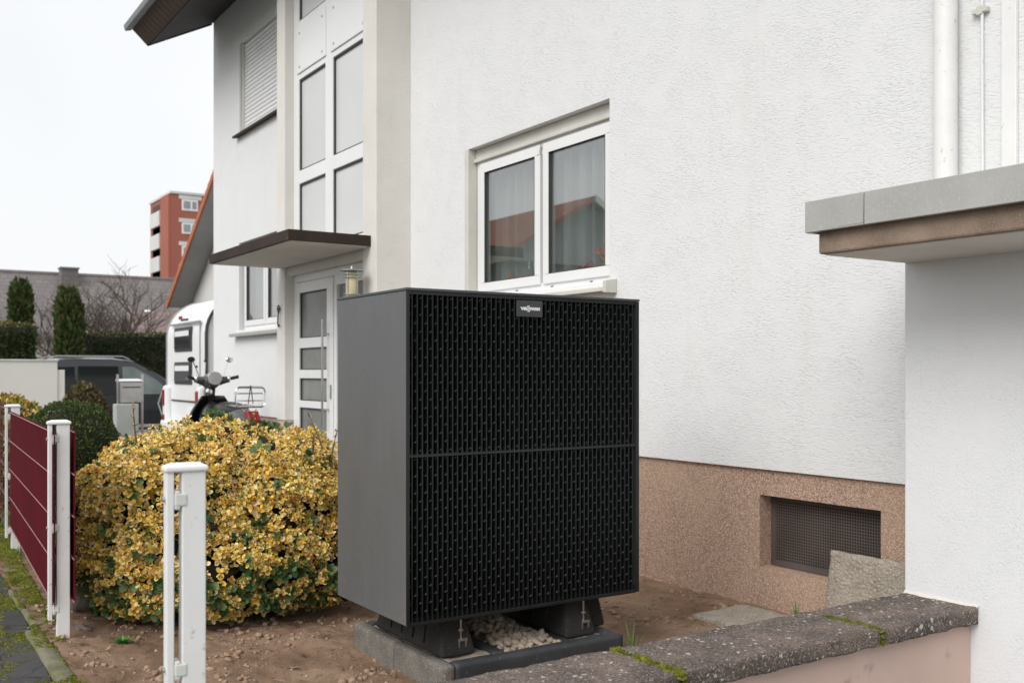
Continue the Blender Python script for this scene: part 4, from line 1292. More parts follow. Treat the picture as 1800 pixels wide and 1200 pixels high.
CAMP = np.array([0, 0, 1.25])
hedge = thing('yellow_shrub', 'clipped round shrub with yellow and green variegated leaves beside the heat pump', 'shrub', (1.74, 5.74, 0))
HC = np.array([1.690, 5.575])
def hedge_surf(az, h):
    """az around, h 0..1 over the profile from the ground to the crown centre -> point and normal"""
    def prof(h):
        if h < .5:
            t = h / .5
            return 0.85 + .05 * math.sin(t * 3.1) - .12 * max(0, (.25 - t) / .25) ** 1.5, 0.03 + .50 * t
        t = (h - .5) / .5 * math.pi / 2
        return .85 * max(0, math.cos(t)) ** .92, .53 + .40 * math.sin(t)
    r, z = prof(h)
    k = 1 + .055 * math.sin(3 * az + 1.1) + .04 * math.sin(5 * az + .3) + .05 * math.cos(4 * (az - .6))
    q = Vector((math.cos(az) * 1.6, math.sin(az) * 1.6, z * 2.4))
    b = .085 * noise.noise(q * 1.4) + .055 * noise.noise(q * 3.2 + Vector((3, 3, 3))) + .032 * noise.noise(q * 8.5)
    r = max(0, r * k + b * (1 if h < .7 else .5))
    zz = z + (b * 1.1 if h > .5 else 0)
    # the crown falls away to both sides and dips in the middle
    x, y = r * math.cos(az), r * math.sin(az)
    s = (x * .837 - y * .547) / .85
    bk = (x * .547 + y * .837) / .85
    zz *= 1 - .20 * max(0, s) ** 1.4 - .17 * max(0, -s) ** 1.8 + .05 * max(0, bk)
    zz -= .03 * math.exp(-((s - .06) / .26) ** 2 - ((bk - .33) / .16) ** 2) * (1 if h > .6 else 0)
    return np.array([HC[0] + x * .98, HC[1] + y, zz + .02])
def hedge_pt(az, h):
    p = hedge_surf(az, h); e = .02
    ta = hedge_surf(az + e, h) - hedge_surf(az - e, h); th = hedge_surf(az, min(h + e, .999)) - hedge_surf(az, max(h - e, 0))
    n = np.cross(ta, th); L = np.linalg.norm(n)
    n = n / L if L > 1e-9 else np.array([0, 0, 1.])
    return p, n
variants = [rosette(int(rng.integers(5, 9)), .0245, False, rng.uniform(.35, .7)) for _ in range(40)]
greens = [rosette(int(rng.integers(4, 8)), .042, True, .4) for _ in range(12)]
items = []
NR = 25000
for i in range(NR):
    az = rng.uniform(0, 2 * math.pi); h = rng.uniform(0, 1) ** .92
    if h > .5 and rng.uniform() > math.cos((h - .5) / .5 * math.pi / 2) + .12: continue
    p, n = hedge_pt(az, h)
    if (CAMP - p) @ n < -.55: continue                       # far side thins out
    g = noise.noise(Vector((p[0] * 4.5, p[1] * 4.5, p[2] * 6.5)))
    low = p[2] < .42
    if g < (-.20 if not low else -.06): 
        if rng.uniform() < (.82 if h < .5 else .25): continue
    inset = abs(rng.normal(0, .022)) + (.05 if rng.uniform() < .25 else 0)
    green = False
    s_ = ((p[0] - HC[0]) * .837 - (p[1] - HC[1]) * .547) / .85; b_ = ((p[0] - HC[0]) * .547 + (p[1] - HC[1]) * .837) / .85
    if ((s_ - .06) / .24) ** 2 + ((b_ - .33) / .17) ** 2 < 1 and p[2] > .6: green = rng.uniform() < .92
    if np.linalg.norm(p - np.array([1.16, 5.22, .66])) < .13: green = True
    if np.linalg.norm(p - np.array([2.25, 5.15, .80])) < .13: green = rng.uniform() < .6
    if rng.uniform() < (.03 if p[2] > .3 else .22): green = True
    nn = n + rng.normal(0, .28, 3) + np.array([-.15, -.05, .50]) + .35 * (CAMP - p) / np.linalg.norm(CAMP - p)
    k = int(rng.integers(0, 12)) + 40 if green else int(rng.integers(0, 40))
    items.append((p - n * inset, nn, rng.uniform(0, 6.28), rng.uniform(.7, 1.3), k))
for i in range(900):                                    # patch of plain green growth on the crown
    az = rng.uniform(0, 6.283); h = rng.uniform(.5, 1)
    p, n = hedge_pt(az, h)
    s_ = ((p[0] - HC[0]) * .837 - (p[1] - HC[1]) * .547) / .85; b_ = ((p[0] - HC[0]) * .547 + (p[1] - HC[1]) * .837) / .85
    if ((s_ - .06) / .27) ** 2 + ((b_ - .25) / .17) ** 2 < 1:
        items.append((p + n * .012, n + rng.normal(0, .3, 3) + np.array([-.2, -.4, .3]), rng.uniform(0, 6.28), rng.uniform(.7, 1.1), 40 + int(rng.integers(0, 12))))
allv = variants + greens
front = sorted(range(len(items)), key=lambda i: np.linalg.norm(items[i][0] - CAMP) - .25 * ((CAMP - items[i][0]) @ items[i][1]) + .6 * rng.uniform())[:290]
fs_ = set(front)
vm = {}
for i in front:
    p, nrm, spin, s, k = items[i]
    if k not in vm:
        V, F, Rm, Cr = allv[k]
        me = arr_mesh('leaf_cluster', V, F, {'rim': Rm, 'core': Cr}); me.materials.append(M['leaf']); vm[k] = me
    o = bpy.data.objects.new('leaf_cluster', vm[k]); COL.objects.link(o)
    o.parent = hedge; o.matrix_parent_inverse = WM[hedge.name].inverted()
    fr = Matrix([list(r) for r in frame_from(nrm)]).to_4x4()
    o.matrix_basis = Matrix.Translation(p) @ fr @ Matrix.Rotation(spin, 4, 'Z') @ Matrix.Scale(s, 4)
merge_rosettes([it for i, it in enumerate(items) if i not in fs_], allv, 'foliage', 'leaf', hedge)
# solid dark core; the shade deep in the shrub is its colour
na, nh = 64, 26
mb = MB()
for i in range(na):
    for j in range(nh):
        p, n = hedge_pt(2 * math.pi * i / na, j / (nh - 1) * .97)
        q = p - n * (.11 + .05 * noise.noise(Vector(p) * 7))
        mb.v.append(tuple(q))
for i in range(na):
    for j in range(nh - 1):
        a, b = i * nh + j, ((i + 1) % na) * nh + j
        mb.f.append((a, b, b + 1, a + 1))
mb.build('inner_shade', 'twigs', hedge, smooth='all', recalc=False)
mb = MB()
for i in range(160):                                        # bare twigs showing in the gaps
    az = rng.uniform(3.0, 6.0); h = rng.uniform(.03, .55)
    p, n = hedge_pt(az, h)
    d = Vector(rng.normal(0, 1, 3)).normalized() + Vector((0, 0, .5)); p0 = Vector(p - n * rng.uniform(.02, .09))
    L = rng.uniform(.05, .16)
    mb.tube([p0, p0 + d * L * .5 + Vector(rng.normal(0, .01, 3)), p0 + d * L], [.0028, .002, .0012], 4, False)
o = mb.build('twigs', 'twig', hedge, recalc=False); o['kind'] = 'stuff'
for (x, y, z0, L, tilt) in ((1.30, 5.75, .84, .24, (-.04, .0)), (2.28, 5.35, .70, .30, (-.10, .16)), (2.24, 5.28, .72, .20, (.06, .05)), (2.16, 5.33, .76, .15, (-.02, .03)), (1.96, 5.8, .86, .14, (.02, 0))):
    pts = [Vector((x + tilt[0] * t * L * 3, y + tilt[1] * t * L * 3 + .012 * math.sin(t * 5), z0 + L * t)) for t in np.linspace(0, 1, 7)]
    mb = MB().tube(pts, [.006 - .004 * t for t in np.linspace(0, 1, 7)], 6)
    for k in range(5):
        q = pts[2 + k]; dd = Vector((random.gauss(0, 1), random.gauss(0, 1), .8)).normalized() * .035
        mb.tube([q, q + dd], [.003, .0015], 5)
    tw = mb.build('shoot', 'twig', hedge, smooth='all')
    its = [(np.array(q) + rng.normal(0, .004, 3), np.array([rng.normal(0, .6), rng.normal(0, .6), 1]), rng.uniform(0, 6), .55, int(rng.integers(0, 40))) for q in pts[3:]]
    merge_rosettes(its, allv, 'shoot_leaves', 'leaf', tw)

def quads_foliage(name, P, N, size, cols, parent=None, mat='leaf_green', lay=.5, aspect=.5, droop=0.0):
    """many small pointed leaves at points P with outward directions N"""
    n = len(P)
    P = np.asarray(P); N = np.asarray(N) + rng.normal(0, lay, (n, 3))
    N[:, 2] -= droop
    N /= np.linalg.norm(N, axis=1, keepdims=True) + 1e-9
    T = np.cross(N, rng.normal(0, 1, (n, 3))); T /= np.linalg.norm(T, axis=1, keepdims=True) + 1e-9
    s = size * rng.uniform(.6, 1.4, (n, 1))
    mid = P + N * s * .5
    V = np.stack([P, mid + T * s * aspect * .5, P + N * s, mid - T * s * aspect * .5], 1).reshape(-1, 3)
    a = np.arange(n) * 4
    F = np.stack([a, a + 1, a + 2, a + 3], 1)
    C = np.asarray(cols)[rng.integers(0, len(cols), n)] * rng.uniform(.7, 1.3, (n, 1))
    C = np.repeat(np.column_stack([C, np.ones(n)]), 4, 0)
    o = link(name, arr_mesh(name, V, F, {'rim': C}), mat, parent)
    o['kind'] = 'stuff'
    return o

def blob_bush(name, label, cat, c, rad, nleaf, leaf, cols, power=2.6, parent=None, group=None, lay=.6, core_mat='twigs', bumps=.12):
    """rounded bush: c base centre, rad (rx, ry, height)"""
    t = thing(name, label, cat, c, 0, group)
    def surf(d, k=1.0):
        d = d / (np.abs(d[0]) ** power + np.abs(d[1]) ** power + np.abs(d[2]) ** power) ** (1 / power)
        b = 1 + bumps * noise.noise(Vector(d) * 2.6 + Vector((c[0], c[1], 0))) + bumps * .6 * noise.noise(Vector(d) * 6)
        return np.array([d[0] * rad[0], d[1] * rad[1], (d[2] * .5 + .5) * rad[2]]) * np.array([k * b, k * b, 1 - (1 - b) * .5 if d[2] > 0 else 1])
    P, N = [], []
    for i in range(nleaf):
        d = rng.normal(0, 1, 3); d /= np.linalg.norm(d)
        P.append(np.array(c) + surf(d, 1 - abs(rng.normal(0, .06)))); N.append(d + np.array([0, 0, .25]))
    # children in world coordinates
    quads_foliage('foliage', P, N, leaf, cols, t, lay=lay)
    m = MB(); sg, rg = 28, 16
    for i in range(rg + 1):
        for k in range(sg):
            th = math.pi * i / rg; ph = 2 * math.pi * k / sg
            d = np.array([math.sin(th) * math.cos(ph), math.sin(th) * math.sin(ph), -math.cos(th)])
            m.v.append(tuple(np.array(c) + surf(d, .9) * np.array([1, 1, .95])))
    for i in range(rg):
        for k in range(sg):
            m.f.append((i * sg + k, i * sg + (k + 1) % sg, (i + 1) * sg + (k + 1) % sg, (i + 1) * sg + k))
    m.build('inner_shade', core_mat, t, smooth='all', recalc=False)  # dark core, its colour stands for the bush's shaded inside
    return t
BOX = [(.045, .08, .02), (.065, .105, .026), (.09, .135, .035), (.035, .06, .018), (.12, .145, .04)]
blob_bush('box_bush', 'dark green clipped round bush behind the red fence panel', 'bush', (1.29, 7.75, 0.0), (.345, .36, 1.03), 30000, .019, BOX, 2.5, bumps=.06)
YEL = [(.50, .36, .06), (.55, .42, .12), (.20, .2, .04), (.45, .28, .05), (.12, .15, .03)]
blob_bush('yellow_shrub', 'blurred yellow green shrub behind the wire fence at the left edge', 'shrub', (1.12, 10.3, 0.0), (.36, .9, 1.02), 9000, .04, YEL, 3)
DRY = [(.16, .12, .055), (.22, .17, .08), (.10, .085, .04), (.13, .12, .05)]
blob_bush('dry_bush', 'small brownish bush in front of the dark van', 'bush', (2.60, 14.6, -.2), (.30, .30, 1.30), 6000, .05, DRY, 2)

# weeds
def tuft(x, y, n, hgt, label, cols, name='grass_tuft', w=.006, spread=.5, cat='plant'):
    P = []; V = []; F = []; C = []; k = 0
    z = soil_z(x, y) - .005
    for i in range(n):
        a = rng.uniform(0, 6.28); s = rng.uniform(.2, 1) * spread; h = hgt * rng.uniform(.6, 1.1)
        d = np.array([math.cos(a), math.sin(a), 0]); sd = np.array([-math.sin(a), math.cos(a), 0]) * w
        b = np.array([x, y, z]) + d * rng.uniform(0, .02)
        for q in range(4):
            t = q / 3; c = b + d * s * h * t * t + np.array([0, 0, h * t * (1 - .25 * s * t)]); ww = sd * (1 - t * .9)
            V += [c - ww, c + ww]
            C += [np.append(np.array(cols[i % len(cols)]) * (.8 + .5 * t), 1)] * 2
        for q in range(3): F.append((k + 2 * q, k + 2 * q + 1, k + 2 * q + 3, k + 2 * q + 2))
        k += 8
    o = link(name, arr_mesh(name, V, F, {'rim': np.array(C)}), 'leaf_green', smooth='all')
    return tag(o, label, cat)
GR = [(.09, .16, .03), (.06, .12, .025), (.14, .19, .04)]
tuft(2.85, 3.40, 9, .17, 'small green grass sprouting at the kerb corner', GR, w=.008, spread=.45)
tuft(3.93, 3.42, 9, .13, 'green bulb shoot between plinth and coping', GR, w=.008, spread=.5)
tuft(0.98, 4.62, 90, .035, 'bright green weed rosette in the soil near the second post', [(.05, .17, .03), (.09, .25, .05)], 'weed', .006, 1.6)
tuft(1.0, 5.28, 60, .05, 'green weed in front of the grey boulder', [(.06, .16, .03), (.09, .22, .05)], 'weed', .006, 1.2)

# lawn behind the wire fence
n = 9000
P = np.column_stack([rng.uniform(.82, 1.7, n), rng.uniform(7.2, 12.5, n), np.full(n, .02)])
g = quads_foliage('grass', P, np.tile([0, 0, 1.], (n, 1)), .08, [(.10, .20, .03), (.14, .25, .04), (.07, .15, .03)], None, 'grass', .35, .12)
tag(g, 'bright green grass strip behind the wire fence', 'grass')

# ------------------------------------------------------------------ fence
def fence_post(y, label, bolts=True, zt=1.036):
    x = FX(y)
    t = thing('fence_post', label, 'post', (x, y, 0.05), R(-2.9), 'white fence posts')
    h = zt - .05
    MB().box(-.011, .043, -.018, .018, -.1, h - .012).build('post', 'paint_white', t, True, bevel=.003)
    MB().box(-.045, -.0285, -.018, .018, .10 if y < 3 else .12, h - .012).build('clamp_bar', 'paint_white', t, True, bevel=.002)
    m = MB().add([(-.050, -.024, h - .012), (.048, -.024, h - .012), (.048, .024, h - .012), (-.050, .024, h - .012),
                  (-.050, -.024, h), (.048, -.024, h), (.048, .024, h), (-.050, .024, h), (-.03, -.006, h + .008), (.03, -.006, h + .008), (.03, .006, h + .008), (-.03, .006, h + .008)],
                 [(3, 2, 1, 0), (0, 1, 5, 4), (1, 2, 6, 5), (2, 3, 7, 6), (3, 0, 4, 7), (4, 5, 9, 8), (5, 6, 10, 9), (6, 7, 11, 10), (7, 4, 8, 11), (8, 9, 10, 11)])
    m.build('cap', 'paint_white', t, True, bevel=.004)
    for z in (h - .075, h * .53, h * .17):
        c = MB().box(-.028, .001, -.0205, .0205, z - .016, z + .014).box(-.0275, -.014, -.0195, .0195, z - .024, z + .020)
        c.build('clamp', 'pale_plastic', t, True, bevel=.004)
        MB().lathe([(.0065, -.052), (.0065, -.0445)], 10, 'x', (0, 0, z)).build('bolt', 'steel', t, True)
    return t
fence_post(2.354, 'nearest white fence post standing alone in the foreground')
fence_post(4.79, 'white fence post at the near end of the red panel')
fence_post(7.34, 'farthest white fence post, at the far end of the red panel')
# red privacy panel
pa = thing('privacy_panel', 'dark red privacy fence panel of woven strips', 'fence panel', (FX(6), 6, .1), R(-2.9))
ya, yb_ = -1.33, 1.33
zl = [.165, .35, .535, .72, .905]
for i in range(4):
    q = (i % 2) * .002
    bx('strip', 'oxblood', pa, -.0215 + q, -.019 + q, ya + .08, yb_, zl[i] - .015, zl[i + 1] - .022 + .015 * (i == 3), 0, True)
    bx('strip', 'oxblood', pa, .0615 + q, .064 + q, ya + .06, ya + .62, zl[i] - .015, zl[i + 1] - .022 + .015 * (i == 3), 0, True)
for z in zl:
    MB().tube([(-.0255, ya + .08, z - .014), (-.0255, yb_, z - .014)], .0028, 6).build('wire', 'pinkwire', pa, True)
    MB().tube([(.058, ya + .05, z - .014), (.058, ya + .62, z - .014)], .0035, 6).build('wire', 'pinkwire', pa, True)
y = ya + .02
while y < yb_ - .1:
    MB().tube([(-.0145, y + .08, .12), (-.0145, y + .08, .875)], .0025, 5).build('wire', 'rustwire', pa, True); y += .2
# open wire panel going on
pw = thing('wire_panel', 'open brown wire mesh fence beyond the farthest post', 'fence panel', (FX(8.65), 8.65, .1), R(-2.9))
for z in np.arange(.1, .95, .2):
    for dx in (-.011, .003):
        MB().tube([(dx, -1.27, z), (dx, 1.27, z)], .004, 6).build('wire', 'rustwire', pw, True)
for y in np.arange(-1.25, 1.27, .25):
    MB().tube([(-.004, y, .06), (-.004, y, .95)], .004, 5).build('wire', 'rustwire', pw, True)
#@@PART3
# ------------------------------------------------------------------ scooter
sc = thing('scooter', 'dark grey motor scooter with chrome rack and red tail light', 'scooter', (3.36, 10.92, 0.02), R(4), None, 1.1)
sc.scale = (.80, 1.04, 1.06)
def P_(name, mat, mb, **k):
    return mb.build(name, mat, sc, True, **{'smooth': True, **k})
for y in (.62, -.60):
    w = MB().lathe([(.10, -.03), (.16, -.05), (.20, -.052), (.225, -.035), (.232, 0), (.225, .035), (.20, .052), (.16, .05), (.10, .03)], 28, 'x', (0, y, .232)).build('wheel', 'tyre', sc, True, smooth=True)
    MB().lathe([(.0001, -.035), (.05, -.04), (.13, -.03), (.155, -.045), (.155, .045), (.13, .03), (.05, .04), (.0001, .035)], 24, 'x', (0, y, .232)).build('rim', 'steel', w, True, smooth=True)
# leg shield: curved sheet facing the rider
m = MB(); nu, nv = 14, 12
for s in (0, 1):
    for i in range(nu + 1):
        u = -1 + 2 * i / nu
        for j in range(nv + 1):
            v = j / nv
            z = .26 + .66 * v
            wd = (.27 + .06 * math.sin(v * 3.1)) * (1 - .45 * (max(0, v - .55) / .45) ** 2.2)
            y = .42 - .10 * v - .10 * u * u + s * .05
            m.v.append((u * wd, y + .03, z))
k = (nu + 1) * (nv + 1)
for i in range(nu):
    for j in range(nv):
        a = i * (nv + 1) + j
        m.f += [(a, a + 1, a + nv + 2, a + nv + 1), (a + k, a + k + nv + 1, a + k + nv + 2, a + k + 1)]
for i in range(nu):
    for a in (i * (nv + 1), i * (nv + 1) + nv): m.f.append((a, a + nv + 1, a + nv + 1 + k, a + k))
for j in range(nv):
    for a in (j, nu * (nv + 1) + j): m.f.append((a, a + 1, a + 1 + k, a + k))
P_('leg_shield', 'scooterblack', m, smooth='all')
P_('glove_box', 'scooterblack', MB().ball((0, .30, .66), .19, .09, .20))
P_('floor_board', 'scooterblack', MB().box(-.17, .17, -.20, .42, .235, .285), bevel=.02)
P_('front_fender', 'scooter', MB().ball((0, .62, .34), .10, .26, .17))
P_('steering_column', 'scooterblack', MB().tube([(0, .40, .75), (0, .33, 1.0)], .06, 14))
P_('rear_body', 'scooter', MB().ball((0, -.42, .58), .21, .46, .25))
for s in (-1, 1):
    P_('side_cowl', 'scooter', MB().ball((s * .20, -.46, .52), .13, .36, .21))
    P_('turn_signal', 'chrome', MB().ball((s * .155, -.80, .62), .035, .03, .035))
P_('seat', 'scooterblack', MB().ball((0, -.22, .775), .17, .40, .095))
P_('seat_trim', 'grey_trim', MB().ball((0, -.24, .725), .155, .385, .04))
P_('tail_light', 'redlens', MB().add([(-.085, -.84, .64), (.085, -.84, .64), (.07, -.875, .70), (-.07, -.875, .70), (-.075, -.80, .79), (.075, -.80, .79), (-.085, -.74, .64), (.085, -.74, .64), (.075, -.72, .79), (-.075, -.72, .79)],
    [(0, 1, 2, 3), (3, 2, 5, 4), (0, 3, 4, 9, 6), (1, 7, 8, 5, 2), (4, 5, 8, 9), (0, 6, 7, 1)]), bevel=.008)
P_('plate_holder', 'grey_trim', MB().box(-.10, .10, -.86, -.84, .42, .60), bevel=.01)
# handlebar head
P_('headset', 'scooter', MB().ball((0, .34, 1.07), .13, .12, .085))
P_('dial_ring', 'chrome', MB().lathe([(.068, -.012), (.10, -.012), (.104, .012), (.068, .014)], 28, 'y', (0, .222, 1.105), 1, .68))
P_('dial', 'carglass', MB().lathe([(.0001, -.004), (.07, 0), (.07, .006), (.0001, .006)], 28, 'y', (0, .220, 1.105), 1, .68))
for s in (-1, 1):
    P_('handle', 'scooter', MB().tube([(s * .08, .34, 1.07), (s * .22, .30, 1.09)], [.055, .035], 12))
    P_('switch_block', 'chrome', MB().ball((s * .235, .295, 1.095), .03, .035, .04))
    P_('grip', 'tyre', MB().tube([(s * .26, .29, 1.10), (s * .36, .25, 1.12)], .018, 10))
    P_('brake_lever', 'chrome', MB().tube([(s * .22, .35, 1.09), (s * .34, .36, 1.10)], .007, 6))
    P_('mirror_stem', 'chrome', MB().tube([(s * .17, .32, 1.12), (s * .21, .33, 1.20), (s * .25, .34, 1.28)], .007, 8))
    P_('mirror', 'chrome' if s > 0 else 'scooterblack', MB().ball((s * .275, .34, 1.30), .055, .012, .03))
P_('windscreen_stay', 'chrome', MB().tube([(-.05, .42, 1.1), (-.03, .44, 1.28)], .006, 8).tube([(-.18, .40, 1.08), (-.16, .43, 1.22)], .006, 8))
P_('stay_cap', 'scooterblack', MB().ball((-.03, .44, 1.285), .02, .012, .014).ball((-.16, .43, 1.225), .02, .012, .014))
P_('ignition_box', 'chrome', MB().ball((-.06, .27, .96), .05, .03, .045))
# chrome rack
def loop(y, z0, z1, w, r=.007):
    c = .05; pts = []
    for (cx, cz, a0) in ((w - c, z1 - c, 0), (-w + c, z1 - c, 90), (-w + c, z0 + c, 180), (w - c, z0 + c, 270)):
        for t in range(0, 91, 30): pts.append((cx + c * math.cos(R(a0 + t)), y, cz + c * math.sin(R(a0 + t))))
    return pts + [pts[0]]
rk = P_('rack', 'chrome', MB().tube(loop(-.74, .83, 1.02, .20), .011, 8, False).tube([(-.17, -.74, .89), (.17, -.74, .89)], .006, 6).tube([(-.178, -.74, .96), (.178, -.74, .96)], .006, 6)
   .tube([(-.13, -.74, .83), (-.13, -.35, .84)], .007, 6).tube([(.13, -.74, .83), (.13, -.35, .84)], .007, 6).tube([(-.13, -.55, .835), (.13, -.55, .835)], .006, 6).tube([(-.1, -.7, .80), (0, -.78, .72), (.1, -.7, .80)], .009, 8))
MB().tube([(0, -.745, 1.04), (-.03, -.74, .86)], .006, 6).tube([(0, -.745, 1.04), (.035, -.74, .86)], .006, 6).build('strap', 'scooterblack', rk, True)
P_('stand', 'steel', MB().tube([(-.1, -.1, .25), (-.22, -.12, .0)], .012, 8))

# ------------------------------------------------------------------ caravan
cv = thing('caravan', 'white touring caravan parked rear end out behind the house', 'caravan', (6.6, 15.83, -.33))
prof = [(4.40, .02), (4.33, .08), (4.29, .35), (4.29, 1.62)]
for a in range(0, 91, 10): prof.append((4.29 + .62 * (1 - math.cos(R(a))), 1.82 + .60 * math.sin(R(a))))
prof += [(8.6, 2.42), (8.95, 2.2), (9.05, 1.6), (9.0, .3), (8.9, .02)]
CY0, CY1 = 14.73, 16.93
MB().prism(prof, 'y', CY0, CY1).build('body', 'caravan', cv, smooth=True, bevel=.05, seg=3)
tr = [(x, CY0 - .008, z) for x, z in prof[2:16]]
MB().tube(tr, .022, 8).build('edge_trim', 'gasket', cv, smooth=True)
MB().tube([(x, CY1 - .03, z) for x, z in prof[2:16]], .02, 8).build('edge_trim', 'grey_trim', cv, smooth=True)
def rw(z0, z1):
    f = bx('rear_window', 'gasket', cv, 4.268, 4.30, 15.44, 16.40, z0, z1, .03)
    bx('pane', 'carglass', f, 4.255, 4.27, 15.48, 16.36, z0 + .04, z1 - .04, .02)
    bx('blind', 'caravan', f, 4.2535, 4.256, 15.52, 16.32, z1 - .14, z1 - .06)
    return f
rw(1.58, 1.96); rw(1.07, 1.42)
bx('tailgate_rail', 'grey_trim', cv, 4.262, 4.30, 15.0, 16.65, 2.0, 2.03, .006)
bx('tailgate_handle', 'gasket', cv, 4.25, 4.28, 15.6, 15.95, 2.05, 2.085, .01)
bx('rear_recess', 'grey_trim', cv, 4.275, 4.31, 15.0, 15.02, 1.0, 2.0)
m = MB()
for i, w in enumerate((.035, .04, .04, .035)):
    y = 16.40 - i * .055
    m.box(4.3385, 4.345, y - w, y, 2.10, 2.15)
m.build('logo', 'redlens', cv)
bx('bumper', 'caravan', cv, 4.17, 4.34, CY0 + .02, CY1 - .02, .22, .50, .05)
bx('shelf_line', 'gasket', cv, 4.275, 4.30, 15.2, 16.6, .80, .825)
bx('number_plate', 'badge_white', cv, 4.262, 4.275, 15.1, 15.62, .60, .72, .004)
for y in (16.72, 14.82):
    l_ = bx('tail_lamp', 'caravan', cv, 4.20, 4.32, y - .06, y + .16, .35, 1.05, .05)
    bx('lens', 'redlens', l_, 4.185, 4.21, y, y + .12, .72, .98, .02)
    bx('lens', 'redlens', l_, 4.185, 4.21, y, y + .12, .45, .58, .02)
MB().lathe([(.06, -.04), (.07, -.02), (.07, .0)], 18, 'y', (4.62, CY0 - .005, 1.90)).build('side_marker', 'redlens', cv, smooth=True)
for y in (14.85, 16.62):
    w = MB().lathe([(.18, 0), (.30, 0), (.32, .03), (.32, .17), (.30, .2), (.18, .2)], 28, 'y', (6.7, y, -.01)).build('wheel', 'tyre', cv, smooth=True)
    MB().lathe([(.0001, .03), (.17, .02), (.19, .1), (.17, .18), (.0001, .17)], 24, 'y', (6.7, y, -.01)).build('rim', 'steel', w, smooth=True)
MB().tube([(4.24, 16.95, .5), (4.17, 16.99, .75), (4.24, 16.95, 1.0)], .014, 8).build('grab_handle', 'grey_trim', cv, smooth=True)

# ------------------------------------------------------------------ van
van = thing('van', 'dark blue grey family van parked behind the letterbox', 'van', (3.25, 24.0, -.33))
def vm_(name, mat, mb, par=None, **k): return mb.build(name, mat, par or van, True, **{'smooth': True, **k})
st = [(0.02, .55, 1.50), (.10, .38, 1.80), (.35, .30, 1.90), (1.0, .28, 1.925), (1.7, .28, 1.92), (2.15, .28, 1.87), (2.6, .28, 1.62), (3.05, .28, 1.33), (3.4, .28, 1.12), (3.9, .28, 1.04), (4.25, .32, .92), (4.42, .45, .75)]
m = MB(); W = 1.8
def sect(x, zl, zt):
    gh = max(0, min(1, (zt - 1.06) / .8))
    zb = min(1.06, zt - .05)
    tum = .20 * gh
    L = [(0.06, zl), (0.0, zl + .12), (0.0, zb * .75), (.03, zb), (.03 + tum * .75, zb + (zt - zb) * .75), (.08 + tum, zt - .03), (.25 + tum, zt)]
    return [(x, y, z) for y, z in L] + [(x, W - y, z) for y, z in reversed(L)]
ns = 14
for x, zl, zt in st: m.v += sect(x, zl, zt)
for i in range(len(st) - 1):
    for k in range(ns):
        m.f.append((i * ns + k, i * ns + (k + 1) % ns, (i + 1) * ns + (k + 1) % ns, (i + 1) * ns + k))
m.f += [tuple(range(ns - 1, -1, -1)), tuple(range((len(st) - 1) * ns, len(st) * ns))]
vm_('body', 'van', m)
def sidew(poly, name, mat, off):
    """window on the camera side: follows the tumblehome of the body"""
    def yy(z): return .03 + (z - 1.06) / .84 * .185 - off
    mm = MB(); n = len(poly)
    mm.add([(x, yy(z), z) for x, z in poly] + [(x, yy(z) + .03, z) for x, z in poly],
           [tuple(range(n)), tuple(range(2 * n - 1, n - 1, -1))] + [(i, i + n, (i + 1) % n + n, (i + 1) % n) for i in range(n)])
    return vm_(name, mat, mm, smooth=False)
sidew([(.26, 1.09), (.86, 1.09), (.86, 1.72), (.36, 1.70)], 'side_window', 'carglass', .012)
sidew([(.93, 1.09), (1.79, 1.09), (1.79, 1.73), (.93, 1.73)], 'side_window', 'carglass', .012)
sidew([(1.88, 1.09), (2.98, 1.09), (2.62, 1.42), (2.12, 1.72), (1.88, 1.72)], 'side_window', 'carglass_refl', .012)
vm_('seat', 'tyre', MB().ball((2.2, .34, 1.2), .12, .12, .25))
vm_('windscreen', 'carglass', MB().add([(2.20, .32, 1.855), (2.20, 1.48, 1.855), (3.30, 1.62, 1.185), (3.30, .18, 1.185), (2.22, .32, 1.86), (2.22, 1.48, 1.86), (3.32, 1.62, 1.2), (3.32, .18, 1.2)], [(0, 1, 2, 3), (4, 7, 6, 5), (0, 4, 5, 1), (1, 5, 6, 2), (2, 6, 7, 3), (3, 7, 4, 0)]), smooth=False)
for y in (.16, 1.64):
    vm_('roof_rail', 'grey_trim', MB().tube([(.35, y + .08 * (1 if y < 1 else -1), 1.90), (.5, y + .08 * (1 if y < 1 else -1), 1.955), (1.9, y + .08 * (1 if y < 1 else -1), 1.955), (2.05, y + .08 * (1 if y < 1 else -1), 1.89)], .016, 8))
vm_('mirror', 'van', MB().ball((2.92, -.10, 1.16), .09, .10, .09))
for x in (1.05, 2.05):
    vm_('door_handle', 'chrome', MB().tube([(x, -.005, .93), (x + .02, -.03, .935), (x + .16, -.03, .935), (x + .18, -.005, .93)], .012, 8))
vm_('slide_rail', 'chrome', MB().box(.35, 1.0, -.008, .02, .90, .915), smooth=False)
vm_('sill_trim', 'grey_trim', MB().box(1.0, 3.05, -.012, .05, .33, .40), smooth=False, bevel=.01)
for x in (.85, 3.55):
    for y in (-.005, 1.625):
        w = vm_('wheel', 'tyre', MB().lathe([(.20, 0), (.30, 0), (.32, .03), (.32, .15), (.30, .18), (.20, .18)], 28, 'y', (x, y, .32)))
        vm_('rim', 'steel', MB().lathe([(.0001, .03), (.18, .015), (.205, .1), (.0001, .12)], 24, 'y', (x, y, .32)), w)
vm_('headlight', 'chrome', MB().ball((4.2, .2, .78), .14, .16, .11)); vm_('headlight', 'chrome', MB().ball((4.2, 1.6, .78), .14, .16, .11))
vm_('tail_light', 'redlens', MB().box(-.005, .09, .02, .12, .9, 1.45), bevel=.02); vm_('tail_light', 'redlens', MB().box(-.005, .09, 1.68, 1.78, .9, 1.45), bevel=.02)

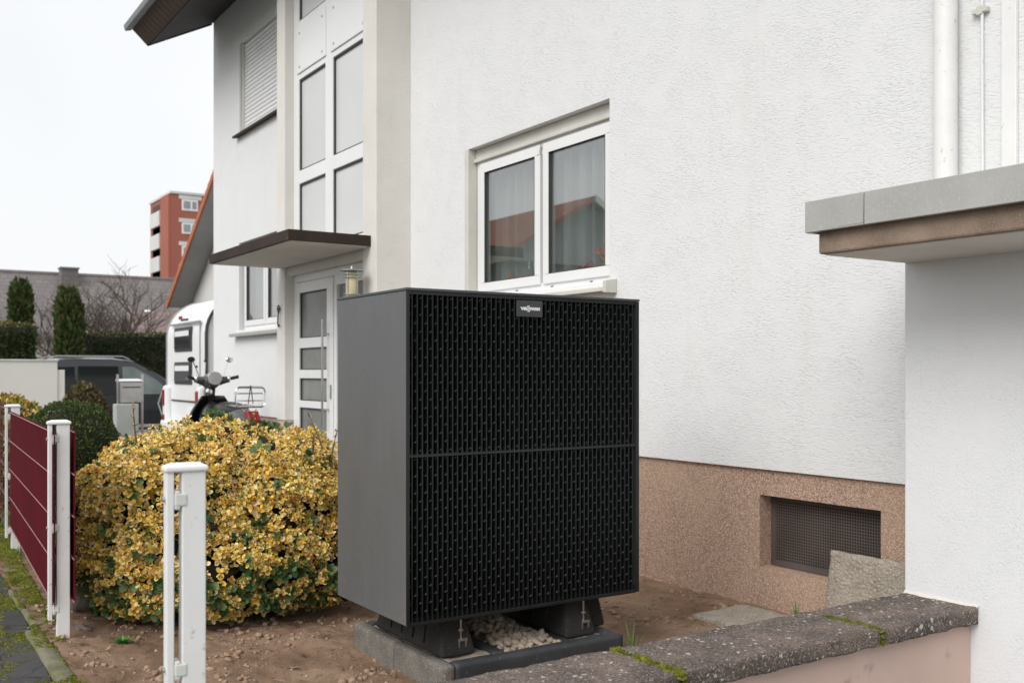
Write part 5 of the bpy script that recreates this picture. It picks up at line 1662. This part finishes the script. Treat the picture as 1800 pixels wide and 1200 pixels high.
# ------------------------------------------------------------------ letterbox, pillar, cream wall
lb = thing('letterbox', 'stainless letterbox between two posts behind the shrubs', 'letterbox', (3.09, 14.1, -.33), R(8))
for x in (-.165, .165): MB().box(x - .014, x + .014, -.014, .014, 0, 1.56).build('post', 'steel', lb, True, bevel=.003)
b_ = MB().box(-.15, .15, -.06, .10, 1.18, 1.46).build('box', 'steel', lb, True, bevel=.008)
MB().prism([(-.08, 1.465), (.10, 1.465), (.10, 1.50), (-.08, 1.475)], 'x', -.155, .155).build('lid', 'caravan', lb, True, bevel=.003)
MB().box(-.12, .12, -.066, -.061, 1.38, 1.395).build('slot', 'gasket', lb, True)
o = bx('concrete_pillar', 'conc', None, 2.86, 3.15, 13.85, 14.05, -.34, .84, .012)
tag(o, 'pale grey concrete pillar in front of the letterbox', 'pillar')
cw = thing('cream_wall', 'plain cream garden wall at the left edge', 'wall', (1.5, 18.5, -.34))
bx('wall_body', 'cream', cw, -4.0, 2.86, 18.4, 18.6, -.34, 1.445)
bx('cap', 'pvc_old', cw, -4.02, 2.88, 18.38, 18.62, 1.446, 1.475, .006)
bx('end_post', 'cream', cw, 2.862, 2.98, 18.42, 18.58, -.34, 1.30, .006)

# ------------------------------------------------------------------ hedges and columnar conifers in the distance
def hedge_box(label, x0, x1, y0, y1, h, n, cols, topcols, leaf=.09):
    t = thing('hedge', label, 'hedge', ((x0 + x1) / 2, (y0 + y1) / 2, -.34))
    P, N, P2, N2 = [], [], [], []
    for i in range(n):
        f = rng.uniform()
        x, z = rng.uniform(x0, x1), rng.uniform(-.3, h); b = .10 * noise.noise(Vector((x * 1.3, z * 1.5, y0)))
        if f < .62: P.append((x, y0 + b, z)); N.append((0, -1, .3))
        elif f < .75: P.append((x1 + b, rng.uniform(y0, y1), z)); N.append((1, 0, .3))
        elif f < .82: P.append((x0 + b, rng.uniform(y0, y1), z)); N.append((-1, 0, .3))
        else: P2.append((x, rng.uniform(y0, y1), h + b)); N2.append((0, -.3, 1))
    quads_foliage('foliage', P, N, leaf, cols, t, lay=.7)
    quads_foliage('top_growth', P2, N2, leaf, topcols, t, lay=.6)
    rough_box(x0 + .05, x1 - .05, y0 + .05, y1 - .05, -.34, h - .03, .3, .05, .08, 1.5).build('inner_shade', 'twigs', t, smooth='all')  # solid dark filler, hedge's inner shade as colour
DG = [(.022, .045, .016), (.03, .06, .02), (.018, .035, .013), (.045, .07, .025)]
TG = [(.09, .10, .03), (.13, .11, .04), (.06, .08, .025)]
hedge_box('long dark green clipped hedge behind the van', 5.55, 12.0, 31.3, 32.6, 2.38, 16000, DG, TG)
hedge_box('green hedge with yellowish top at the left edge of the view', 0.5, 4.3, 31.6, 32.8, 2.6, 12000, [(.05, .08, .02), (.035, .06, .02), (.07, .10, .025)], [(.2, .17, .05), (.16, .14, .04), (.10, .11, .03)])

def conifer(label, x, y, h, r, n):
    t = thing('columnar_conifer', label, 'tree', (x, y, -.34), 0, 'columnar conifers beyond the van')
    P, N = [], []
    for i in range(n):
        z = rng.uniform(0.02, 1) ** .9; a = rng.uniform(0, 6.28)
        rr = r * (1 - max(0, (z - .80) / .20) ** 2.4 * .6) * (.75 + .25 * min(1, z / .15))
        rr *= 1 + .16 * noise.noise(Vector((math.cos(a) * 1.6, math.sin(a) * 1.6, z * 5 + x))) - abs(rng.normal(0, .10))
        P.append((x + rr * math.cos(a), y + rr * math.sin(a), -.34 + h * z * (1 + .03 * math.sin(a * 3)))); N.append((math.cos(a) * .5, math.sin(a) * .5, 1.1))
    quads_foliage('crown', P, N, .17, [(.04, .075, .018), (.055, .10, .022), (.03, .05, .015), (.10, .11, .03), (.09, .075, .025)], t, lay=.35, aspect=.4)
    MB().lathe([(r * .5, 0), (r * .68, h * .12), (r * .72, h * .75), (r * .5, h * .92), (.02, h * .97)], 16, 'z', (x, y, -.34)).build('inner_shade', 'twigs', t, smooth=True)  # dark core painting the shade within the crown
    MB().tube([(x, y, -.34), (x, y, h * .5)], .08, 8).build('trunk', 'bark', t, smooth=True)
conifer('columnar conifer at the far left, half behind the hedge', 4.20, 33.6, 4.25, .30, 5200)
conifer('columnar conifer standing left of the long dark hedge', 5.05, 30.6, 3.85, .32, 5200)

def bare_tree(label, x, y, h, seed, n0=5):
    rnd = random.Random(seed)
    t = thing('bare_tree', label, 'tree', (x, y, -.34), 0, 'leafless trees before the grey roof')
    tr = MB(); br = MB()
    def grow(p, d, L, r, lev):
        q = p; pts = [p]; rs = [r]
        for i in range(4):
            d2 = (d + Vector((rnd.gauss(0, .16), rnd.gauss(0, .16), rnd.gauss(.05, .10)))).normalized(); d = d2
            q = q + d * L / 4; pts.append(q); rs.append(r * (1 - .13 * (i + 1)))
        (tr if lev == 0 else br).tube(pts, rs, 6 if lev < 2 else 4, False)
        if lev < 4:
            for k in range((n0 if lev == 0 else 4 if lev < 3 else 3)):
                o = pts[rnd.choice([2, 3, 4]) if lev else rnd.choice([2, 3, 4, 4])]
                side = Vector((rnd.gauss(0, 1), rnd.gauss(0, 1), rnd.gauss(.25, .5))).normalized()
                grow(o, (d * .75 + side * .8).normalized(), L * rnd.uniform(.55, .8), r * .52, lev + 1)
    grow(Vector((x, y, -.34)), Vector((rnd.gauss(0, .05), 0, 1)), h * .38, .12, 0)
    tr.build('trunk', 'bark', t, smooth=True); c = br.build('crown', 'bark', t, recalc=False, smooth=True); c['kind'] = 'stuff'
bare_tree('leafless tree with dense twigs behind the conifers', 7.6, 38.0, 6.0, 3, 6)
bare_tree('leafless spreading tree in front of the chimney', 6.6, 39.0, 5.9, 11, 6)
bare_tree('leafless shrubby tree between the two columnar conifers', 5.2, 36.0, 4.4, 21, 6)
bare_tree('leafless tree near the skylight of the grey roof', 9.4, 40.0, 5.2, 33, 6)

# ------------------------------------------------------------------ neighbouring houses
gh = thing('grey_roof_house', 'long low house with grey brown tiled roof', 'house', (5, 51.5, -.34))
bx('wall', 'farwall', gh, -8, 14.5, 48, 56, -.34, 2.85)
MB().prism([(47.3, 2.75), (52, 5.75), (56.7, 2.75), (56.7, 2.9), (52, 5.95), (47.3, 2.9)], 'x', -8.4, 15).build('roof', 'roof_grey', gh)
MB().tube([(-8.4, 52, 5.93), (15, 52, 5.93)], .12, 8).build('ridge_tiles', 'roof_grey', gh)
ch = bx('chimney', 'roof_grey', gh, 8.1, 8.85, 51.0, 51.7, 4.9, 6.15)
bx('chimney_cap', 'gutter', ch, 8.05, 8.9, 50.95, 51.75, 6.15, 6.22)
sk = MB().add([(11.3, 48.6, 3.72), (11.85, 48.6, 3.72), (11.85, 49.2, 4.11), (11.3, 49.2, 4.11), (11.3, 48.6, 3.85), (11.85, 48.6, 3.85), (11.85, 49.2, 4.24), (11.3, 49.2, 4.24)],
              [(0, 1, 5, 4), (1, 2, 6, 5), (2, 3, 7, 6), (3, 0, 4, 7), (4, 5, 6, 7)]).build('skylight', 'gutter', gh)
MB().add([(11.36, 48.66, 3.895), (11.79, 48.66, 3.895), (11.79, 49.14, 4.21), (11.36, 49.14, 4.21)], [(0, 1, 2, 3)]).build('pane', 'badge_white', sk, recalc=False)
pk = thing('pink_roof_outbuilding', 'low outbuilding with pinkish tiled roof right of the hedge', 'outbuilding', (11.5, 43, -.34))
bx('wall', 'farwall', pk, 9.6, 14.4, 41.6, 44.6, -.34, 2.5)
MB().prism([(41.2, 2.45), (43.2, 3.62), (45.2, 2.45), (45.2, 2.6), (43.2, 3.78), (41.2, 2.6)], 'x', 9.3, 14.8).build('roof', 'roof_pink', pk)

nb_ = thing('neighbour_house', 'white gabled house with orange verge tiles behind the caravan', 'house', (14, 30, -.34))
k = 4.0 / 5.96
def nz(y): return 3.75 + (39.46 - y) * k
yr = 30.0
MB().add([(10.86, 38.9, -.34), (10.86, 21.1, -.34), (10.86, 21.1, nz(38.9)), (10.86, yr, nz(yr) - .05), (10.86, 38.9, nz(38.9) - .05)], [(0, 1, 2, 3, 4)]).build('gable_wall', 'farwall', nb_, recalc=False)
bx('side_wall', 'farwall', nb_, 10.87, 21, 38.7, 38.89, -.34, 3.9)
bx('side_wall', 'farwall', nb_, 10.87, 21, 21.11, 21.3, -.34, 3.9)
lo = 2 * yr - 39.46
MB().prism([(39.46, nz(39.46)), (yr, nz(yr)), (lo, nz(39.46)), (lo, nz(39.46) + .03), (yr, nz(yr) + .03), (39.46, nz(39.46) + .03)], 'x', 10.02, 21.6).build('roof_soffit', 'undersheet', nb_)
MB().prism([(39.5, nz(39.46) + .035), (yr, nz(yr) + .035), (lo - .04, nz(39.46) + .035), (lo - .04, nz(39.46) + .26), (yr, nz(yr) + .28), (39.5, nz(39.46) + .26)], 'x', 10.06, 21.6).build('roof', 'roof_brown', nb_)
vt = None
n_ = 30
for i in range(n_):
    y1 = 39.48 - (39.48 - yr) * i / n_; y0 = 39.48 - (39.48 - yr) * (i + 1) / n_
    vt_ = MB().add([(9.98, y1, nz(y1) - .04), (9.98, y0, nz(y0) - .04), (9.98, y0, nz(y0) + .20), (9.98, y1, nz(y1) + .24), (10.055, y1, nz(y1) - .04), (10.055, y0, nz(y0) - .04), (10.055, y0, nz(y0) + .20), (10.055, y1, nz(y1) + .24)],
                   [(0, 3, 2, 1), (4, 5, 6, 7), (0, 1, 5, 4), (3, 7, 6, 2), (0, 4, 7, 3), (1, 2, 6, 5)]).build('verge_tile', 'orange', nb_)
ww = bx('window', 'farwall', nb_, 10.80, 10.9, 34.2, 35.9, 3.5, 4.9)
bx('pane', 'farglass', ww, 10.79, 10.80, 34.3, 35.8, 3.6, 4.8)
bx('sill', 'gutter', ww, 10.65, 10.86, 34.1, 36.3, 3.36, 3.46)

tw_ = thing('brick_tower', 'red brick apartment tower with white balconies in the distance', 'building', (40, 133, -.34))
bx('wall', 'brick', tw_, 32.9, 52, 127.8, 138.2, -.34, 23.55)
bx('roof_edge', 'balcony', tw_, 32.75, 52.1, 127.65, 138.35, 23.55, 23.85)
for i in range(8):
    zt = 22.0 - i * 2.9
    if zt < 1: break
    bx('loggia', 'redbrown', tw_, 32.87, 32.93, 132.6, 136.9, zt - 2.9 + .02, zt + .98)
    b_ = bx('balcony', 'balcony', tw_, 32.55, 32.86, 132.4, 137.1, zt - 1.9, zt, .03)
    f_ = bx('window', 'pvc', tw_, 34.2, 36.2, 127.74, 127.80, zt - .45, zt + .92)
    bx('pane', 'farglass', f_, 34.42, 35.25, 127.70, 127.735, zt - .2, zt + .72)
    bx('pane', 'farglass', f_, 35.5, 36.0, 127.70, 127.735, zt - .2, zt + .72)
    bx('lintel_panel', 'balcony', tw_, 33.85, 36.65, 127.72, 127.80, zt + .95, zt + 1.45)
    f_ = bx('window', 'pvc', tw_, 38.2, 40.2, 127.74, 127.80, zt - .45, zt + .92)
    bx('pane', 'farglass', f_, 38.42, 40.0, 127.70, 127.735, zt - .2, zt + .72)
bx('pilaster', 'brick', tw_, 32.6, 32.89, 127.9, 131.9, -.34, 23.5)

# house across the street: outside the frame, seen mirrored in the window panes
oh = thing('opposite_house', 'red roofed gabled house mirrored in the large window', 'house', (-14, 36, -.34))
bx('wall', 'fargable', oh, -17.6, -10.4, 29.2, 44, -.34, 5.15)
MB().add([(-10.2, 28.95, 5.1), (-17.8, 28.95, 5.1), (-14, 28.95, 7.4)], [(0, 1, 2)]).build('gable', 'fargable', oh, recalc=False)
MB().prism([(-9.6, 4.85), (-14, 7.42), (-18.4, 4.85), (-18.4, 5.0), (-14, 7.6), (-9.6, 5.0)], 'y', 28.6, 44.4).build('roof', 'roof_red', oh)
MB().prism([(-14, 7.37), (-18.4, 4.8), (-18.4, 5.02), (-14, 7.62)], 'y', 28.5, 28.59).build('verge_board', 'farwall', oh)
bx('carport', 'darkwood', oh, -10.3, -7.2, 30, 40, 2.3, 2.6)
